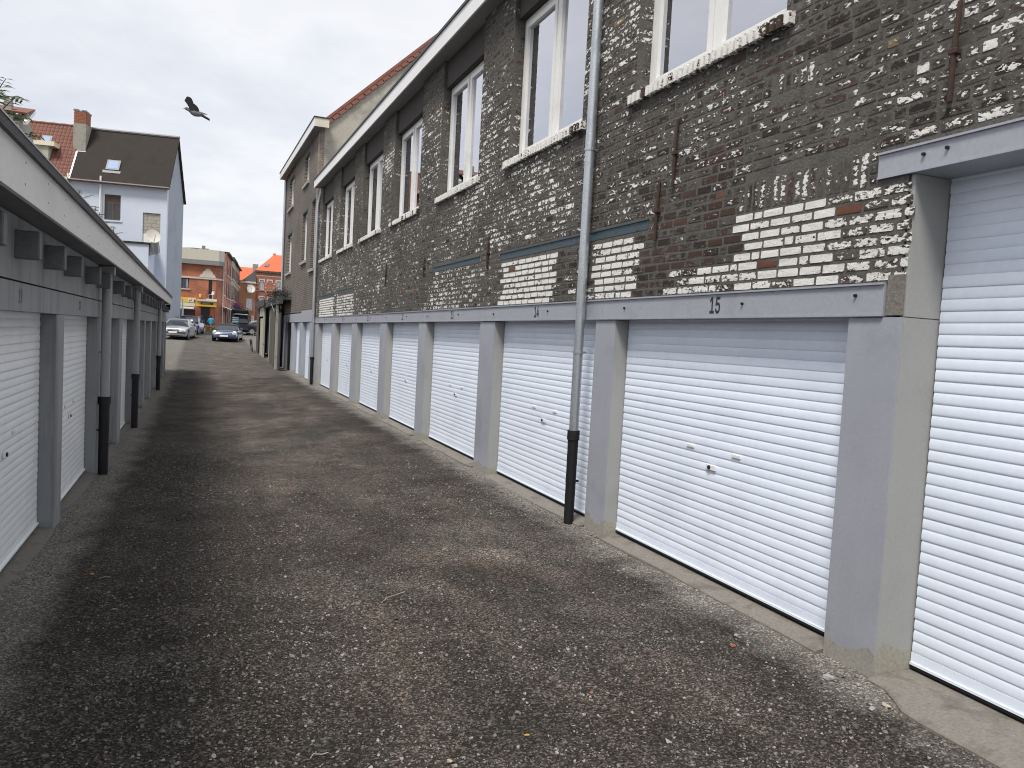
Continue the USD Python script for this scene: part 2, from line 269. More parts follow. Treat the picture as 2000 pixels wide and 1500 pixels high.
# ------------------------------------------------------------------ ground
ground_mat = material('gravel_ground', {
    'g': ('geometry', {}), 'sx': ('separate_xyz', {}),
    'nL': ('noise_texture', {'scale': 0.55, 'detail': 5.0, 'roughness': 0.6, 'distortion': 0.8}), 'nM': ('noise_texture', {'scale': 2.3, 'detail': 6.0, 'roughness': 0.62}),
    'nF': ('noise_texture', {'scale': 90.0, 'detail': 4.0, 'roughness': 0.7}), 'nS': ('noise_texture', {'scale': 1.9, 'detail': 6.0, 'roughness': 0.62, 'distortion': 0.5}), 'mS': ('mapping', {'location': (5.2, 1.7, 0), 'scale': (1.0, 0.42, 1.0)}),
    'vo': ('voronoi_texture', {'scale': 105.0, 'randomness': 1.0}), 'hs': ('separate_color', {}),
    'base': ('rgb_ramp', {'ramp': [(0.30, (.0175, .0145, .0125)), (0.43, (.028, .0238, .0208)), (0.55, (.046, .0405, .0362)), (0.68, (.082, .0745, .0685))]}),
    'red': ('rgb_ramp', {'ramp': [(0.36, (.96, 1.01, .97)), (0.5, (1, 1, 1)), (0.66, (1.03, .965, .935))]}),
    'stone': ('rgb_ramp', {'ramp': [(0.0, (.40, .40, .40)), (0.5, (.85, .85, .85)), (0.76, (1.7, 1.68, 1.64)), (0.93, (3.6, 3.5, 3.4))]}),
    'ca': ('mix', {'fac': 0.42}), 'm1': ('mix', {'mix_type': 'multiply', 'fac': 1.0}), 'm2': ('mix', {'mix_type': 'multiply', 'fac': 1.0}),
    'rx': ('math', {'math_type': 'multiply_add', 'value2': 0.75}), 'rm': ('map_range', {'from_min': 3.30, 'from_max': 3.62, 'clamp': True}),
    'qx': ('math', {'math_type': 'multiply_add', 'value2': 0.55}), 'qm': ('map_range', {'from_min': -0.58, 'from_max': -0.36, 'to_min': 1.0, 'to_max': 0.0, 'clamp': True}),
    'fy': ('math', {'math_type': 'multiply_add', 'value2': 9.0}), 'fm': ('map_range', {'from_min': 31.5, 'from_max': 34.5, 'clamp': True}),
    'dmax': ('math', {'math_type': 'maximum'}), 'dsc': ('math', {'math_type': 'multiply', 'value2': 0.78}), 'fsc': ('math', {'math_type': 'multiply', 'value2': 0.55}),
    'wx': ('map_range', {'from_min': 0.2, 'from_max': 1.0, 'clamp': True, 'range_type': 'smoothstep'}), 'wx2': ('map_range', {'from_min': 2.3, 'from_max': 3.0, 'to_min': 1.0, 'to_max': 0.0, 'clamp': True, 'range_type': 'smoothstep'}), 'wn': ('map_range', {'from_min': 0.38, 'from_max': 0.62, 'clamp': True}), 'w1': ('math', {'math_type': 'multiply'}), 'w2': ('math', {'math_type': 'multiply'}), 'midlane': ('mix', {'mix_type': 'multiply', 'color2': (1.75, 1.73, 1.70)}),  # lightens the middle of the lane, broken up by noise
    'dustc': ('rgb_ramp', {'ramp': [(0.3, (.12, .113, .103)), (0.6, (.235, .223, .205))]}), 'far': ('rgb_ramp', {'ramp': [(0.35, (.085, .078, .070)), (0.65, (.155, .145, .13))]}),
    'ds': ('mix', {'mix_type': 'multiply', 'fac': 0.55}), 'mixd': ('mix', {}), 'mixf': ('mix', {}),
    'hh': ('math', {'math_type': 'multiply_add', 'value2': 1.2}), 'b': ('bump', {'strength': 0.85, 'distance': 0.012}), 'p': ('principled_bsdf', {'roughness': 0.9, 'specular_ior_level': 0.25})},
    [('g.position', x + '.vector') for x in ('sx', 'nL', 'nM', 'nF', 'mS', 'vo')] + [('mS.vector', 'nS.vector'),
     ('nL.fac', 'ca.color1'), ('nM.fac', 'ca.color2'), ('ca.color', 'base.fac'), ('nS.fac', 'red.fac'), ('vo.color', 'hs.color'), ('hs.r', 'stone.fac'),
     ('base.color', 'm1.color1'), ('red.color', 'm1.color2'), ('m1.color', 'm2.color1'), ('stone.color', 'm2.color2'),
     ('nM.fac', 'rx.value1'), ('sx.x', 'rx.value3'), ('rx.value', 'rm.value'), ('nM.fac', 'qx.value1'), ('sx.x', 'qx.value3'), ('qx.value', 'qm.value'),
     ('rm.result', 'dmax.value1'), ('qm.result', 'dmax.value2'), ('dmax.value', 'dsc.value1'), ('nF.fac', 'dustc.fac'), ('dustc.color', 'ds.color1'), ('stone.color', 'ds.color2'),
     ('sx.x', 'wx.value'), ('sx.x', 'wx2.value'), ('nS.fac', 'wn.value'), ('wx.result', 'w1.value1'), ('wx2.result', 'w1.value2'), ('w1.value', 'w2.value1'), ('wn.result', 'w2.value2'), ('m2.color', 'midlane.color1'), ('w2.value', 'midlane.fac'), ('midlane.color', 'mixd.color1'), ('ds.color', 'mixd.color2'), ('dsc.value', 'mixd.fac'),
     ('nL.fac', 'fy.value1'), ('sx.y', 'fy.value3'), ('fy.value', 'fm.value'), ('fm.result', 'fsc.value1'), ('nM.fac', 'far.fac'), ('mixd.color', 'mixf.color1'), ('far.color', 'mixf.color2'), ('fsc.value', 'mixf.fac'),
     ('mixf.color', 'p.base_color'), ('vo.distance', 'hh.value1'), ('nF.fac', 'hh.value3'), ('hh.value', 'b.height'), ('b.normal', 'p.normal')], surface='p.BSDF')
xs = np.concatenate([[-700, -250, -90, -40, -18, -8, -4, -2.2], np.arange(-1.5, 3.9, .05), [4.4, 5.5, 8, 14, 30, 70, 200, 700]])
ys = np.concatenate([[-80, -30, -8, -2, 0], np.arange(.6, 9, .05), np.arange(9, 16, .1), np.arange(16, 34, .25), np.arange(34, 92, 1.5), [100, 115, 150, 220, 400, 900]])
GX, GYY = np.meshgrid(xs, ys)
P = np.stack([GX, GYY, GX*0], -1)
lane = smoothstep(-1.5, -1.0, GX)*(1-smoothstep(3.3, 3.6, GX))*(1-smoothstep(30, 40, GYY))
GZ = ground_z(GX, GYY) + lane*((meshkit.fbm(P*[1.1, .8, 1], 3, 5)-.5)*.035 + (meshkit.fbm(P*[9, 9, 1], 3, 9)-.5)*.012)
ny, nx = GX.shape
idx = np.arange(ny*nx).reshape(ny, nx)
quads = np.stack([idx[:-1, :-1], idx[:-1, 1:], idx[1:, 1:], idx[1:, :-1]], -1).reshape(-1, 4)
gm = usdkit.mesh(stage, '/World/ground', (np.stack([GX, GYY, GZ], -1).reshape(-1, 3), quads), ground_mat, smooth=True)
tag(gm, 'dark gravelly asphalt lane between the two garage rows, dusty along the edges', 'ground', kind='structure')
from scipy.interpolate import RegularGridInterpolator
gz_at = RegularGridInterpolator((ys, xs), GZ, bounds_error=False, fill_value=None)

# ------------------------------------------------------------------ bricks
def bricks(rect, proud, back, paint, tone, smear, jit=1.0, x=3.33):
    """Front outline with knocked-off corners, bevelled towards the front; rect (n, 4) = y0, y1, z0, z1. Returns vertices (n, 17, 3), faces, attributes."""
    n = len(rect); y0, y1, z0, z1 = rect.T
    c = rng.uniform(.003, .013, (n, 8))*jit; j = rng.uniform(0, .0035, (n, 8))*jit
    w = np.minimum(y1-y0, 9)*.3; c = np.minimum(c, w[:, None])
    oy = np.stack([y0+j[:, 0], y0+c[:, 1], y1-c[:, 2], y1-j[:, 3], y1-j[:, 4], y1-c[:, 5], y0+c[:, 6], y0+j[:, 7]], 1)
    oz = np.stack([z0+c[:, 0]*.8, z0+j[:, 1], z0+j[:, 2], z0+c[:, 3]*.8, z1-c[:, 4]*.8, z1-j[:, 5], z1-j[:, 6], z1-c[:, 7]*.8], 1)
    cy, cz = (y0+y1)/2, (z0+z1)/2
    fy = cy[:, None] + (oy-cy[:, None])*(1-.008/np.maximum(y1-y0, .02))[:, None]; fz = cz[:, None] + (oz-cz[:, None])*(1-.008/np.maximum(z1-z0, .02))[:, None]
    fx = x - proud[:, None] + rng.uniform(-.001, .001, (n, 8))*jit
    V = np.zeros((n, 17, 3))
    V[:, :8] = np.stack([np.repeat(back[:, None], 8, 1), oy, oz], -1); V[:, 8:16] = np.stack([fx, fy, fz], -1)
    V[:, 16] = np.stack([x-proud-.001, cy, cz], -1)
    F = []
    for k in range(8):
        q = (k+1) % 8; F += [(k, k+8, q+8), (k, q+8, q), (k+8, 16, q+8)]
    A = {}
    for nm, a, d in (('paint', paint, -.065), ('tone', tone, 0), ('smear', smear, .12)):
        A[nm] = np.repeat(np.asarray(a)[:, None], 17, 1) + d; A[nm][:, 16] -= 1.7*d
    return V, np.array(F), A
def cam_px(p):
    d = np.asarray(p, float) - [0, 0, CAM_H]; z = d @ F_
    return 1000 + 1490*(d @ R_)/z, 750 - 1490*(d @ U_)/z, z

XW = 3.33
DOORS = [(16, .22, 2.87, 2.63), (15, 3.22, 5.78, 1.905), (14, 6.13, 8.69, 1.905), (13, 9.2, 11.7, 1.905), (12, 12.15, 14.45, 1.905), (11, 15.0, 17.42, 1.905), (10, 18.02, 20.38, 1.905), (9, 20.95, 23.45, 1.905)]
WINS = [(3.9, 5.68), (6.64, 8.52), (9.58, 11.36), (12.5, 14.4), (15.4, 17.33), (18.4, 20.35), (21.5, 23.5)]
WZ0, WZ1 = 3.79, 5.43
YEND = 24.5
STEEL = [(5.35, 8.6, 2.63, 2.715), (9.35, 11.45, 2.665, 2.745), (18.06, 20.19, 2.66, 2.74), (20.8, 23.3, 2.64, 2.70)]
SOLD = [(3.16, 4.17, 2.60, 2.80), (3.62, 3.98, 3.30, 3.43)]
garage = thing('garage_building', 'long dark brick building with white paint flakes over a row of white roller doors', 'building', (XW, 0, 0))

cut = unary_union([sbox(a, WZ0-.09, b, 6.5) for a, b in WINS])
wall_poly = unary_union([sbox(2.90, 2.083, YEND, 5.93), sbox(-.6, 2.77, 3.0, 5.93)]).difference(sbox(-.6, 2.0, 3.09, 2.77).difference(sbox(2.90, 2.083, 3.09, 2.63))).difference(cut)
wallp = put(garage, 'brick_wall', panel(wall_poly, XW, XW+.3), M['mortar'])

def zone_paint(y, z):
    f = meshkit.fbm(np.stack([y*.8, z*1.4, y*0+2.2], -1), 4, 3) - .5
    p = .405 + .36*f
    p += .05*smoothstep(3.2, 4.6, z)*(1-smoothstep(5, 8, y)) + .0*y
    p -= .10*smoothstep(.0, .25, z-5.1)
    p -= .06*((y > 4.22) & (y < 5.5) & (z < 3.0))
    p += .03*((y > 9.3) & (y < 11.6) & (z < 2.66)) + .08*((y > 6.8) & (y < 9) & (z > 2.78) & (z < 3.2))
    big = ((y > 2.87) & (y < 4.21) & (z < 2.60)); p = np.where(big, np.where(y > 3.35, .70, .55) + .14*f, p)
    p = np.where((y > 4.21) & (y < 5.0) & (z < 2.30), .60 + .3*f, p)
    p = np.where((y > 7.08) & (y < 8.55) & (z < 2.625), .70 + .06*f, p)
    p = np.where((y > 5.47) & (y < 6.2) & (z < 2.625), .67 + .1*f, p)
    p = np.where((y > 6.2) & (y < 7.08) & (z < 2.625), .40 + .2*f, p)
    p = np.where((y > 20.8) & (y < 23.4) & (z < 2.62), .68 + .2*f, p)
    p = np.where((y > 18.0) & (y < 20.3) & (z < 2.64), .58 + .2*f, p)
    return p
rects, backs, starts = [], [], []
PITCH = .0645
row, z = 0, 2.088
while z < 5.90:
    za, zb = z, z + PITCH - .0095
    zc = (za+zb)/2
    lo = 2.872 if zc < 2.60 else (3.10 if zc < 2.77 else -.55)
    block = sorted([(a, b) for a, b in WINS if zb > WZ0-.09] + [(s[0]-.01, s[1]+.01) for s in STEEL if zb > s[2]-.004 and za < s[3]+.004] + [(s[0]-.005, s[1]+.005) for s in SOLD if zb > s[2] and za < s[3]])
    at, spans = lo, []
    for a, b in block:
        if b <= at: continue
        if a > at: spans.append((at, a))
        at = max(at, b)
    spans.append((at, YEND))
    for a, b in spans:
        y = a
        header = row % 3 == 1
        first = True
        while y < b - .02:
            L = .088 if (rng.random() < ((.75 if header else .16) if not (zc < 2.62 and y < 8.6) else .10)) else rng.uniform(.172, .195)
            if first: L = [.088, .19, .135, .05][(row*7+int(a*3)) % 4]
            e = min(y+L, b)
            if b - e < .035: e = b
            onwin = any(abs(a-w1) < 1e-6 for _, w1 in WINS) and first
            ragged = rng.uniform(-.02, .012) if (first and lo == 2.872 and a == lo) else 0
            ya = y - (.004 if onwin else 0) + ragged
            rects.append((ya, e-.010 if e < b else e-.002, za+rng.uniform(-.002, .002), zb+rng.uniform(-.002, .002)))
            backs.append(XW+.125 if onwin else XW+.012)
            y = e; first = False
    row += 1; z += PITCH
for a, b, c, d in SOLD:
    k = int((b-a)/.063)
    for i in range(k):
        rects.append((a+i*.063, a+i*.063+.053, c+rng.uniform(0, .006), d-rng.uniform(0, .006))); backs.append(XW+.012)
rects, backs = np.array(rects), np.array(backs)
cy, cz = (rects[:, 0]+rects[:, 1])/2, (rects[:, 2]+rects[:, 3])/2
nb = len(rects)
paint = zone_paint(cy, cz) + rng.normal(0, .055, nb)
issold = (rects[:, 3]-rects[:, 2]) > .1
paint[issold] = rng.normal(.46, .05, issold.sum())
tone = np.clip(rng.beta(1.6, 3.0, nb)*.84 + .10*((cy > 4.2) & (cy < 5.6) & (cz < 3.1)), 0, .84)
odd = rng.random(nb); tone[odd < .003] = .87; tone[(odd > .005) & (odd < .0085)] = .95
smear = rng.normal(.53, .085, nb); smear[(tone > .85)] = .3
smear -= .12*(paint > .6) + .12*((cy > 4.2) & (cy < 5.6) & (cz < 3.1)); paint[tone > .9] = .42; paint[(tone > .85) & (tone < .9)] = .25
# one clean red header in the white patch by the last pillar
k = np.argmin((cy-3.27)**2 + (cz-2.50)**2); tone[k], paint[k], smear[k] = .87, .1, .2
proud = rng.uniform(.0008, .0042, nb) + .001*(paint > .6)
V, Fb, A = bricks(rects, proud, backs, paint, tone, smear)
px, py, dz = cam_px(np.stack([np.full(nb, XW), cy, cz], -1))
wpx = np.abs(cam_px(np.stack([np.full(nb, XW), rects[:, 1], cz], -1))[0] - cam_px(np.stack([np.full(nb, XW), rects[:, 0], cz], -1))[0])
hpx = (rects[:, 3]-rects[:, 2])*1490/dz
inview = (px > 0) & (px < 2000) & (py > 0) & (py < 1500)
order = np.argsort(-(wpx*hpx*inview))
single = order[:300]; rest = order[300:]
for k in single:
    put(wallp, 'brick', (V[k], Fb), M['brick'], prim={a: A[a][k] for a in A})
off = (np.arange(len(rest))*17)[:, None, None]
put(wallp, 'brickwork', (V[rest].reshape(-1, 3), (Fb[None]+off).reshape(-1, 3)), M['brick'], prim={a: A[a][rest].ravel() for a in A}, kind='stuff')

for a, b, c, d in STEEL:
    mb = MB().box(XW-.003, XW+.05, a, b, c, d-.012).box(XW-.014, XW+.05, a-.01, b+.01, d-.0115, d)
    put(garage, 'steel_lintel', mb, M['bluesteel'])
# window sills of bricks on edge, windows
for i, (a, b) in enumerate(WINS):
    sp = put(garage, 'sill', MB().hexa([(XW-.02, a-.08, 3.70), (XW+.115, a-.08, 3.70), (XW+.115, b+.09, 3.70), (XW-.02, b+.09, 3.70)],
                                       [(XW-.02, a-.08, 3.765), (XW+.115, a-.08, 3.785), (XW+.115, b+.09, 3.785), (XW-.02, b+.09, 3.765)]), M['mortar'])
    y = a-.09; n = int((b-a+.19)/.066); rr = []
    for k in range(n):
        rr.append((y, y+.056+rng.uniform(-.004, .003), 3.695+rng.uniform(-.002, .002), 3.783+rng.uniform(-.002, .002))); y += .066
    rr = np.array(rr); pt = rng.normal(.70, .07, n); tn = rng.uniform(.35, .7, n); pt[rng.random(n) < .06] = .42
    redrun = slice(1, 4) if i < 2 else slice(0, 0); pt[redrun] = .45; tn[redrun] = .62
    SV, SF, SA = bricks(rr, rng.uniform(.050, .055, n), np.full(n, XW+.11), pt, tn, np.full(n, .33))
    SV[:, [4, 5, 6, 7], 2] += .006
    for k in range(n):
        put(sp, 'sill_brick', (SV[k], SF), M['brick'], prim={q: SA[q][k] for q in SA})
    put(garage, 'shaded_header_board', MB().box(XW+.045, XW+.14, a, b, WZ1+.004, 5.95), M['shadeboard'])  # panel closing the window head, its dark colour stands for eave shade
    xf = XW+.13
    outer = sbox(a, WZ0, b, WZ1)
    mid = (a+b)/2
    wp = put(garage, 'window', panel(outer.difference(unary_union([sbox(a+.06, WZ0+.06, mid-.035, WZ1-.06), sbox(mid+.035, WZ0+.06, b-.06, WZ1-.06)])), xf, xf+.07).box(xf-.05, xf, a+.004, b-.004, WZ0-.004, WZ0+.03), M['frame'])
    for (c, d) in ((a+.06, mid-.035), (mid+.035, b-.06)):
        s_ = sbox(c+.003, WZ0+.063, d-.003, WZ1-.063)
        put(wp, 'casement', panel(s_.difference(s_.buffer(-.055, join_style=2)), xf-.012, xf+.05), M['frame'])
        put(wp, 'pane', panel(s_.buffer(-.056, join_style=2), xf+.022, xf+.028), M['glass'])
# pillars, jambs
edges = [(-.5, .22, None)] + [(DOORS[i][2], DOORS[i+1][1], None) for i in range(len(DOORS)-1)] + [(23.45, YEND, None)]
for i, (a, b, _) in enumerate(edges):
    top = 1.9 if i != 1 else 1.9
    dep = .30
    put(garage, 'pillar', MB().bbox(XW, XW+.0055, a+.001, b-.001, -.3, top, .001), M['paintR'])
    put(garage, 'jamb', MB().box(XW+.0057, XW+dep, a, b, -.3, 1.9), M['jambtone'])
put(garage, 'jamb', MB().box(XW+.0135, XW+.33, 2.868, 2.895, 1.904, 2.627), M['jambtone'])
patch = MB().box(XW-.003, XW+.010, 2.876, 2.975, 1.91, 2.12); put(garage, 'mortar_patch', patch, M['concrete'])
# lintels with painted numbers
def lintel(a, b, z0, z1, num=None, ynum=0, studs=(), mat=M['lintelR'], x=XW, deep=.30):
    mb = MB().box(x-.010, x+.02, a, b, z0+.012, z1-.012).box(x-.016, x+deep, a, b, z0, z0+.0115).box(x-.022, x+.06, a, b, z1-.0115, z1)
    lp = put(garage, 'lintel', mb, mat)
    if num:
        t = meshkit.text_mesh(num, .108, .002, bold=True); v = np.array(t.vertices); v[:, 0] -= v[:, 0].mean(); v[:, 0] *= .68
        put(lp, 'painted_number', (np.stack([x-.0095-v[:, 2], ynum-v[:, 0], (z0+z1)/2-.052+v[:, 1]], 1), t.faces), M['numeral'])
    for (sy, sz) in studs:
        put(lp, 'stud', MB().tube([(x-.010, sy, sz), (x-.024, sy, sz-.002)], .009, 7), M['black'])
bounds = [2.985, 6.0, 8.98, 11.95, 14.75, 17.72, 20.68, YEND-.02]
nums = {15: 4.39, 14: 7.43, 13: 10.35, 12: 13.2, 11: 16.2, 10: 19.2, 9: 22.2}
for i in range(7):
    n = 15-i
    lintel(bounds[i]+.002, bounds[i+1]-.002, 1.905, 2.083, str(n), nums[n], [(nums[n]-.28, 2.0), (nums[n]+1.28, 1.99)] if i > 0 else [(4.11, 2.0), (3.17, 2.02), (5.62, 2.0)])
lintel(-.5, 3.088, 2.63, 2.768, None, 0, [(2.81, 2.71), (2.68, 2.715)])
for k, (a, b) in enumerate(((bounds[i], bounds[i+1]) for i in range(7))):
    pass
P_RIGHT = .0608
def slat_profile(p):
    return [(0, .0012), (.0025, .0034), (.20*p, .0047), (.45*p, .0050), (.70*p, .0040), (.90*p, .0018), (p, -.0002)]
def slat(x, sgn, y0, y1, z, p, jig=0.0):
    q = slat_profile(p); v, f = [], []
    for (dzz, d) in q: v += [(x+sgn*(d+jig), y0, z+dzz), (x+sgn*(d+jig), y1, z+dzz)]
    n = len(q)
    for k in range(n-1):
        a = 2*k; f.append((a, a+2, a+3, a+1) if sgn < 0 else (a, a+1, a+3, a+2))
    return np.array(v), np.array(f)
def roller_door(parent, x, sgn, y0, y1, z0, z1, mat, fine, p=.0575, lock=True, lip=.03, yc=None):
    """sgn: the way the door faces along x. Fine doors carry every slat as a part."""
    n = int(math.ceil((z1-z0-.066)/p)); g = .006
    railm = MB().box(x-sgn*.05, x-sgn*.02, y0-.05, y0+g*.5, z0-.02, z1+.1).box(x-sgn*.05, x-sgn*.02, y1-g*.5, y1+.05, z0-.02, z1+.1).box(x-sgn*.03, x-sgn*.02, y0, y1, z0-.04, z1+.1)
    d = put(parent, 'roller_door', railm, M['dark'])
    out = x + sgn*lip*.45
    r0, r1 = (x-.012, out) if sgn > 0 else (out, x+.012)
    q0, q1 = (x-.012, x+.006) if sgn > 0 else (x-.006, x+.012)
    put(d, 'bottom_rail', MB().hexa([(r0, y0+g, z0), (r1, y0+g, z0), (r1, y1-g, z0), (r0, y1-g, z0)], [(r0, y0+g, z0+.014), (r1, y0+g, z0+.014), (r1, y1-g, z0+.014), (r0, y1-g, z0+.014)]).box(q0, q1, y0+g, y1-g, z0+.0142, z0+.066), mat)
    put(d, 'rubber_seal', MB().box(x-.01, x+.01, y0+g, y1-g, z0-.018, z0-.001), M['black'])
    allm = MB()
    for k in range(n):
        v, f = slat(x, sgn, y0+g+rng.uniform(0, .003), y1-g-rng.uniform(0, .003), z0+.067+k*p, p, rng.uniform(-.0008, .0008))
        if fine: put(d, 'slat', MB().add(v, f), mat, smooth=50)
        else: allm.add(v, f)
    if not fine: put(d, 'slats', allm, mat, smooth=50, kind='stuff')
    if lock:
        yc = (y0+y1)/2 if yc is None else yc; zl = z0+.076+11*p+.5*p
        put(d, 'lock_plate', MB().bbox(x+sgn*.008, x+sgn*.018, yc-.055, yc+.055, zl-.02, zl+.02, .003), M['slot'])
        put(d, 'lock_cylinder', MB().tube([(x+sgn*.016, yc+.012, zl), (x+sgn*.026, yc+.012, zl)], .0145, 12), M['black'])
        for sy in (-.265, .265):
            put(d, 'lift_slot', MB().bbox(x+sgn*.007, x+sgn*.014, yc+sy-.045, yc+sy+.045, zl+2*p-.012, zl+2*p+.012, .002).box(x+sgn*.0135, x+sgn*.0145, yc+sy-.034, yc+sy+.034, zl+2*p-.004, zl+2*p+.007), M['slot'])
for n, a, b, top in DOORS:
    xd = XW+.135 if n != 16 else XW+.265
    zg = float(ground_z(3.35, (a+b)/2)) + .062
    roller_door(garage, xd, -1, a, b, zg if n != 16 else .055, top, M['door'], n >= 13, p=P_RIGHT)
    z_in = zg - .036 if n != 16 else .024
    # concrete threshold with an uneven outer edge
    yy = np.linspace(a+.004, b-.004, 26); ex = np.array([XW-.03-.05*meshkit.noise(np.array([y*2.3, n, .5])) for y in yy]) if n != 16 else np.array([XW-.03-.13*smoothstep(2.80, 2.5, y)-.05*meshkit.noise(np.array([y*4.1, 3, .5])) for y in yy])
    rings = [np.array([(XW+.45, y, -.2), (XW+.45, y, z_in), (XW+.1, y, z_in), (e+.012, y, z_in-.010), (e+.002, y, z_in-.018), (e-.004, y, -.2)]) for y, e in zip(yy, ex)]
    put(garage, 'concrete_threshold', MB().loft(rings[::-1]), M['concrete'])
# eaves
zb = lambda y: 5.80 + .0116*(y-9.0)
XF = 3.12
YF = 24.02
put(garage, 'fascia', MB().hexa([(XF, -1, zb(-1)), (XF+.025, -1, zb(-1)), (XF+.025, YF, zb(YF)), (XF, YF, zb(YF))], [(XF, -1, zb(-1)+.225), (XF+.025, -1, zb(-1)+.225), (XF+.025, YF, zb(YF)+.225), (XF, YF, zb(YF)+.225)]), M['fasciaR'])
put(garage, 'roof_edge', MB().hexa([(XF-.02, -1, zb(-1)+.226), (XF+.1, -1, zb(-1)+.226), (XF+.1, YF+.01, zb(YF)+.226), (XF-.02, YF+.01, zb(YF)+.226)], [(XF-.02, -1, zb(-1)+.265), (XF+.1, -1, zb(-1)+.265), (XF+.1, YF+.01, zb(YF)+.265), (XF-.02, YF+.01, zb(YF)+.265)]), M['trim'])
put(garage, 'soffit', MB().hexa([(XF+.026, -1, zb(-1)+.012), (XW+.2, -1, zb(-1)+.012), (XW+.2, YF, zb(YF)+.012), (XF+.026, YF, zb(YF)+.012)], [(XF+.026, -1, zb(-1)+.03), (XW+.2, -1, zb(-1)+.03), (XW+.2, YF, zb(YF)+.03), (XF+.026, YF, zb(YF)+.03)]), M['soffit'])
put(garage, 'eave_return', MB().box(XF+.026, XW+.2, YF-.02, YF-.001, zb(YF)+.032, zb(YF)+.224), M['fasciaR'])
put(garage, 'roof', MB().hexa([(XF+.102, -1, 6.05), (XW+9, -1, 6.05), (XW+9, YEND, 6.16), (XF+.102, YEND, 6.16)], [(XF+.102, -1, 6.09), (XW+9, -1, 6.09), (XW+9, YEND, 6.21), (XF+.102, YEND, 6.21)]), M['roofing'])
put(garage, 'interior_wall', MB().box(XW+4, XW+4.1, -1, YEND, -.3, 6.0).box(XW+.32, XW+4, -1, YEND, 2.9, 2.98).box(XW+.32, XW+4, -1.1, -1, -.3, 6.0).box(XW+.32, XW+4, YEND-.1, YEND, -.3, 6.0), M['room'])
# downpipes
def downpipe(parent, x, y, z0, z1, zs, r, mat, wallx, brs=(), joints=(), topbend=None):
    pts = [(x, y, zs-.05), (x, y, z1)] + ([topbend] if topbend else [])
    d = put(parent, 'downpipe', MB().tube(pts, r, 20), mat, smooth=50)
    put(d, 'pipe_sleeve', MB().tube([(x, y, z0), (x, y, zs-.09), (x, y, zs-.088), (x, y, zs)], [r*1.02, r*1.12, r*1.32, r*1.32], 20), M['black'], smooth=40, label='black cast iron foot of the pipe')
    for zj in joints: put(d, 'pipe_joint', MB().tube([(x, y, zj-.06), (x, y, zj+.06), (x, y, zj+.062)], [r*1.05, r*1.05, r], 20, False), mat, smooth=40)
    for zz in brs: put(d, 'pipe_bracket', MB().tube([(x, y, zz-.012), (x, y, zz+.012)], r*1.13, 16).box(min(x, wallx), max(x, wallx), y-.008-r*.2, y+.008-r*.2, zz-.009, zz+.009), mat if zz > zs else M['black'])
downpipe(garage, XW-.075, 6.30, -.05, 5.85, .875, .0445, M['zinc'], XW, (1.60, 3.45, .40, 5.2), (3.52, 5.0))
downpipe(garage, XW-.06, 24.1, -.1, 5.5, .86, .045, M['zinc'], XW, (1.7, 3.6), (), (XW+.02, 24.0, 5.95))
for (y, z0, z1) in ((5.0, 2.91, 3.41), (5.2, 2.52, 2.98), (9.0, 2.55, 2.95), (2.68, 2.93, 3.40), (11.92, 2.62, 2.92), (14.62, 2.59, 3.03)):
    zm = (z0+z1)/2
    put(garage, 'wall_anchor', MB().tube([(XW-.022, y+.006, z0), (XW-.026, y, zm), (XW-.020, y-.008, z1)], [.012, .014, .011], 8).bbox(XW-.042, XW+.01, y-.022, y+.022, zm-.014, zm+.014, .004), M['rust'])

# ------------------------------------------------------------------ left garage row
XL = -1.03
lrow = thing('garage_row', 'low grey rendered garage row with pale roller doors under a deep flat eave', 'garage', (XL, 0, 0))
LP = [(4.15, 4.6), (6.94, 7.31), (9.64, 9.93), (12.16, 12.63), (14.78, 15.25), (17.67, 18.0), (19.9, 20.34), (22.5, 22.9), (25.05, 25.45), (27.4, 27.85)]
LEND = 29.4
LZ = 1.69
for a, b in [(-2.0, 1.9)] + LP + [(29.1, LEND)]:
    put(lrow, 'pillar', MB().bbox(XL-.3, XL, a, b, -.5, LZ, .006), M['paintL'])
put(lrow, 'lintel', MB().bbox(XL-.3, XL, -2, LEND, LZ+.001, 1.872, .004), M['paintL'])
put(lrow, 'upper_wall', MB().box(XL-.3, XL-.008, -2, LEND-.002, 1.884, 2.268).box(XL-.3, XL-.05, -2, LEND-.002, 1.873, 1.8815), M['paintL'])
put(lrow, 'end_wall', MB().box(XL-5, XL-.302, LEND-.2, LEND-.001, -.5, 2.5).box(XL-5, XL-4.9, -2, LEND-.2, -.5, 2.5), M['paintL'])
lop = [(1.9, 4.15)] + [(LP[i][1], LP[i+1][0]) for i in range(len(LP)-1)] + [(27.85, 29.1)]
for i, (a, b) in enumerate(lop):
    zg = float(ground_z(-1.1, (a+b)/2)) + .045
    roller_door(lrow, XL-.115, 1, a, b, zg, LZ, M['doorL'], i in (1, 2, 3), lip=.045, yc=(a+b)/2)
    yy = np.linspace(a+.004, b-.004, 14); ex = np.array([XL+.0+.03*meshkit.noise(np.array([y*2.3, i, 1.5])) for y in yy]); z_in = zg-.022
    put(lrow, 'concrete_threshold', MB().loft([np.array([(XL-.4, y, -.4), (e, y, -.4), (e, y, z_in-.03), (e-.01, y, z_in-.022), (XL-.12, y, z_in), (XL-.4, y, z_in)]) for y, e in zip(yy, ex)][::-1]), M['concrete'])
for num, y in (('19', 5.61), ('20', 8.19)):
    t = meshkit.text_mesh(num, .085, .002, bold=True); v = np.array(t.vertices); v[:, 0] = (v[:, 0]-v[:, 0].mean())*.8
    put(lrow, 'painted_number', (np.stack([XL-.0005+v[:, 2], y+v[:, 0], 1.745+v[:, 1]], 1), t.faces), M['numeralL'])
